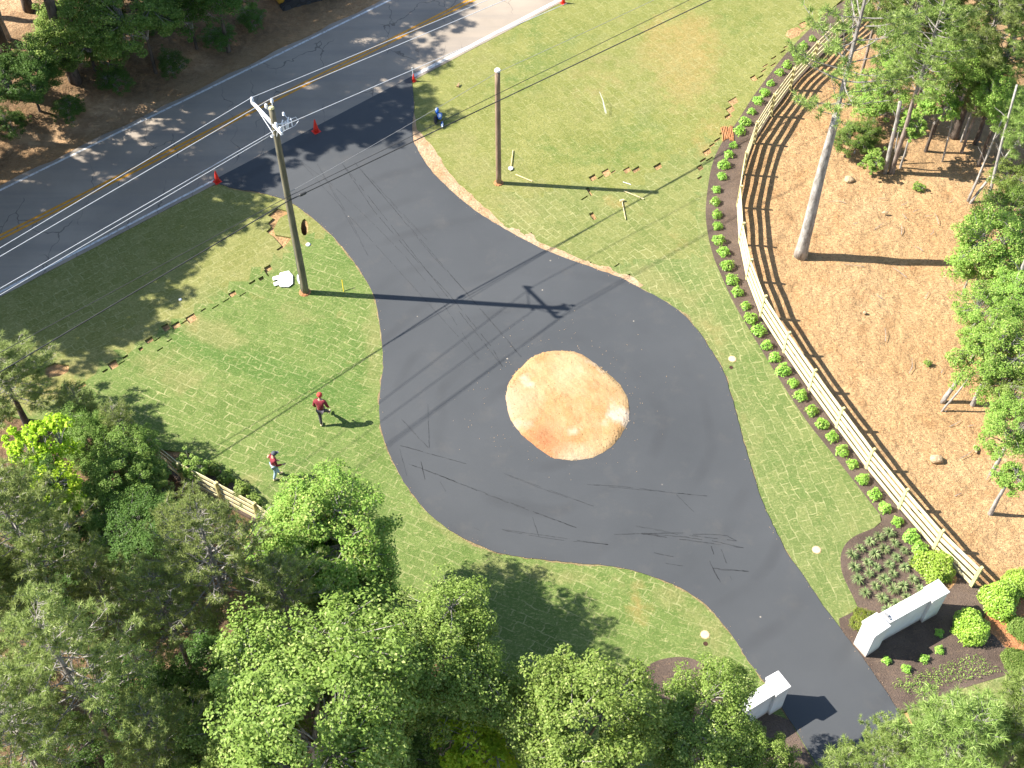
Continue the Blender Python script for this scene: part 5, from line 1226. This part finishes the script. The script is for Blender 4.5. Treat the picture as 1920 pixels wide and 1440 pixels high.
def stem(b, t_, zt_, r0, r1, label, seed, name='bare_trunk', br=True):
    A, T = G(*b), G(*t_, zt_); root = empty(name, A, label, 'tree', GR); v = T-A; rg = random.Random(seed)
    pts = [v*u+Vector((math.sin(u*5+seed)*.05, math.cos(u*4+seed)*.05, 0))*u for u in np.linspace(0, 1, 9)]; pts[0].z = -.12
    MB().tube(pts, list(np.linspace(r0, r1, 9)), 8).build('trunk', M['barkG'], root, smooth=True)
    if br:
        for k in range(3):
            q = pts[4+k]; e = q+Vector((rg.uniform(-.6, .9), rg.uniform(-.5, .6), rg.uniform(.2, .7))); MB().tube([q, q.lerp(e, .5)+Vector((0, 0, .05)), e], [r1*.5, r1*.35, r1*.15], 5).build('branch', M['barkG'], root)
stem((1815, 377), (1880, 225), 4.6, .075, .04, 'left leaning bare grey stem of the forked pair at the right', 1)
stem((1818, 381), (1925, 245), 3.2, .07, .04, 'right strongly leaning bare stem of the forked pair', 2)
stem((1846, 405), (1905, 160), 7.0, .09, .05, 'tall pale bare stem at the edge of the green thicket', 3)
stem((1825, 558), (1852, 455), 3.0, .08, .05, 'short leaning grey trunk between two light sapling crowns', 4, br=False)
stem((1864, 622), (1930, 470), 5.0, .10, .07, 'thick leaning grey trunk crossing the right edge', 5)
stem((1768, 752), (1808, 695), 1.9, .11, .07, 'stout stump trunk of the low fork on the clay', 6, br=False)
stem((1766, 770), (1825, 700), 2.2, .05, .03, 'thin stem rising from the foot of the low fork', 7, br=False)
stem((1845, 716), (1868, 640), 2.4, .09, .06, 'trunk under the wide light crown right of the low fork', 8, br=False)
stem((1677, 305), (1684, 245), 1.9, .035, .03, 'thin straight stem behind the twin stemmed pine', 9, br=False)
stem((1808, 258), (1835, 150), 3.4, .05, .04, 'thin pale stem beside the thick dark pine trunk', 10, br=False)
stem((1660, 322), (1688, 190), 4.2, .11, .09, 'pale left stem of the twin stemmed pine', 11)
stem((1768, 300), (1790, 200), 3.2, .05, .03, 'thin stem in the middle of the upper right clay', 12)
for i, (x, y) in enumerate([(60, 170), (215, 150), (320, 120), (410, 70), (130, 205), (20, 230), (470, 35), (270, 60)]):
    tree('T%d' % (i % 2), (x, y), .9, .75, 'leafD', 'low brush growing on the shaded bank above the road', 'brush on the road bank', name='brush_bush', cat='bush', rtr=.03)
for x, y, z, r_, k, lf, lb in [(1640, 45, 4.0, .8, 'P5', 'needleL', 'hazy light pine crown at the top edge just right of the fence end'), (1765, 40, 4.5, .8, 'P5', 'needle', 'pine crown at the top edge between the maple like crown and the soft pine'), (1905, 50, 4.5, .85, 'P0', 'needle', 'pine crown in the extreme upper right corner'), (1735, 150, 3.0, .7, 'P5', 'needleL', 'low hazy pine crown left of the fresh green crown'), (1850, 40, 5.0, .75, 'P1', 'needleL', 'pine crown at the top edge above the fresh green crown'), (1830, 210, 2.6, .55, 'P5', 'needleL', 'small low pine crown below the fresh green crown')]:
    tree(k, (x, y), z, r_, lf, lb, GR, 'barkP', 'pine_tree', 'pine tree', rtr=.08)
for x, y, z, r_, k, lf, lb in [(1850, 130, 4.5, 1.1, 'T0', 'leafL', 'thin leafy crown in the middle of the top right foliage'), (1690, 120, 3.5, 1.0, 'T1', 'leafL', 'thin light crown between the big pine and the fresh green crown'), (1905, 340, 2.2, 1.0, 'T1', 'leafB', 'thin leafy crown at right edge behind the bare leaning stems'), (1900, 560, 2.6, 1.2, 'T0', 'leafL', 'thin light crown at the right edge below the wide sapling crown'), (1900, 730, 3.0, 1.1, 'T1', 'leafB', 'thin green crown at the right edge right of the low fork'), (1825, 500, 1.8, .9, 'T1', 'leafL', 'small thin crown where the big pine shadow ends')]:
    tree(k, (x, y), z, r_, lf, lb, GR, 'barkG', rtr=.05)
# beyond the road, top left
tree('B1', (150, 40), 3.8, 2.2, 'leafB', 'large mid green crown at the top left above the road bank', GT, 'barkD')
tree('B3', (260, 15), 4.2, 2.2, 'leafM', 'dark green crown at the top edge left of the loader', GT, 'barkD')
tree('B0', (50, 140), 2.8, 1.6, 'leafD', 'dark low crown at left edge above the road', GT, 'barkD')
tree('B2', (115, 105), 2.2, 1.2, 'leafM', 'sunlit small crown between the two larger top left crowns', GT, 'barkD')
tree('T0', (350, 10), 3.0, 1.6, 'leafD', 'thin dark crown at the top edge nearest the loader', GT, 'barkD')
tree('T1', (200, 95), 1.6, 1.2, 'leafM', 'thin low crown at the foot of the large top left crown', GT, 'barkD')
tree('B1', (400, -40), 4.5, 2.0, 'leafD', 'dark crown just above the top edge by the loader', GT, 'barkD')
tree('F0', (0, 60), 9.0, 2.6, 'leafD', 'tall dark trunked tree in the top left corner', GT, 'barkD', at='base', rtr=.22)
stem((22, 88), (-5, 20), 3.5, .17, .15, 'thick dark trunk leaning out of the top left corner', 20, br=False)
# outside the view on the left: they throw the shade
SHD = [(-20, 470, 12, 3.0), (110, 420, 12, 2.9), (235, 345, 13, 2.8), (60, 330, 12, 2.2), (350, 285, 13, 2.7), (465, 225, 13, 2.8), (580, 165, 14, 2.9), (690, 105, 14, 2.7), (420, 130, 12, 1.7), (560, 70, 13, 2.6), (690, 15, 13, 2.6), (600, 235, 14, 2.5), (715, 205, 14, 2.3), (800, 20, 14, 2.0), (470, 330, 12, 1.3), (480, 30, 12, 2.6),
       (45, 590, 10, 3.1), (170, 530, 10, 2.9), (270, 470, 10, 2.4), (360, 420, 10, 2.0), (215, 600, 9, 1.5), (-60, 520, 10, 3.0), (420, 390, 11, 1.4), (110, 490, 11, 2.4), (225, 425, 11, 2.2), (320, 385, 12, 1.8), (20, 560, 12, 2.4), (160, 600, 9, 1.8)]
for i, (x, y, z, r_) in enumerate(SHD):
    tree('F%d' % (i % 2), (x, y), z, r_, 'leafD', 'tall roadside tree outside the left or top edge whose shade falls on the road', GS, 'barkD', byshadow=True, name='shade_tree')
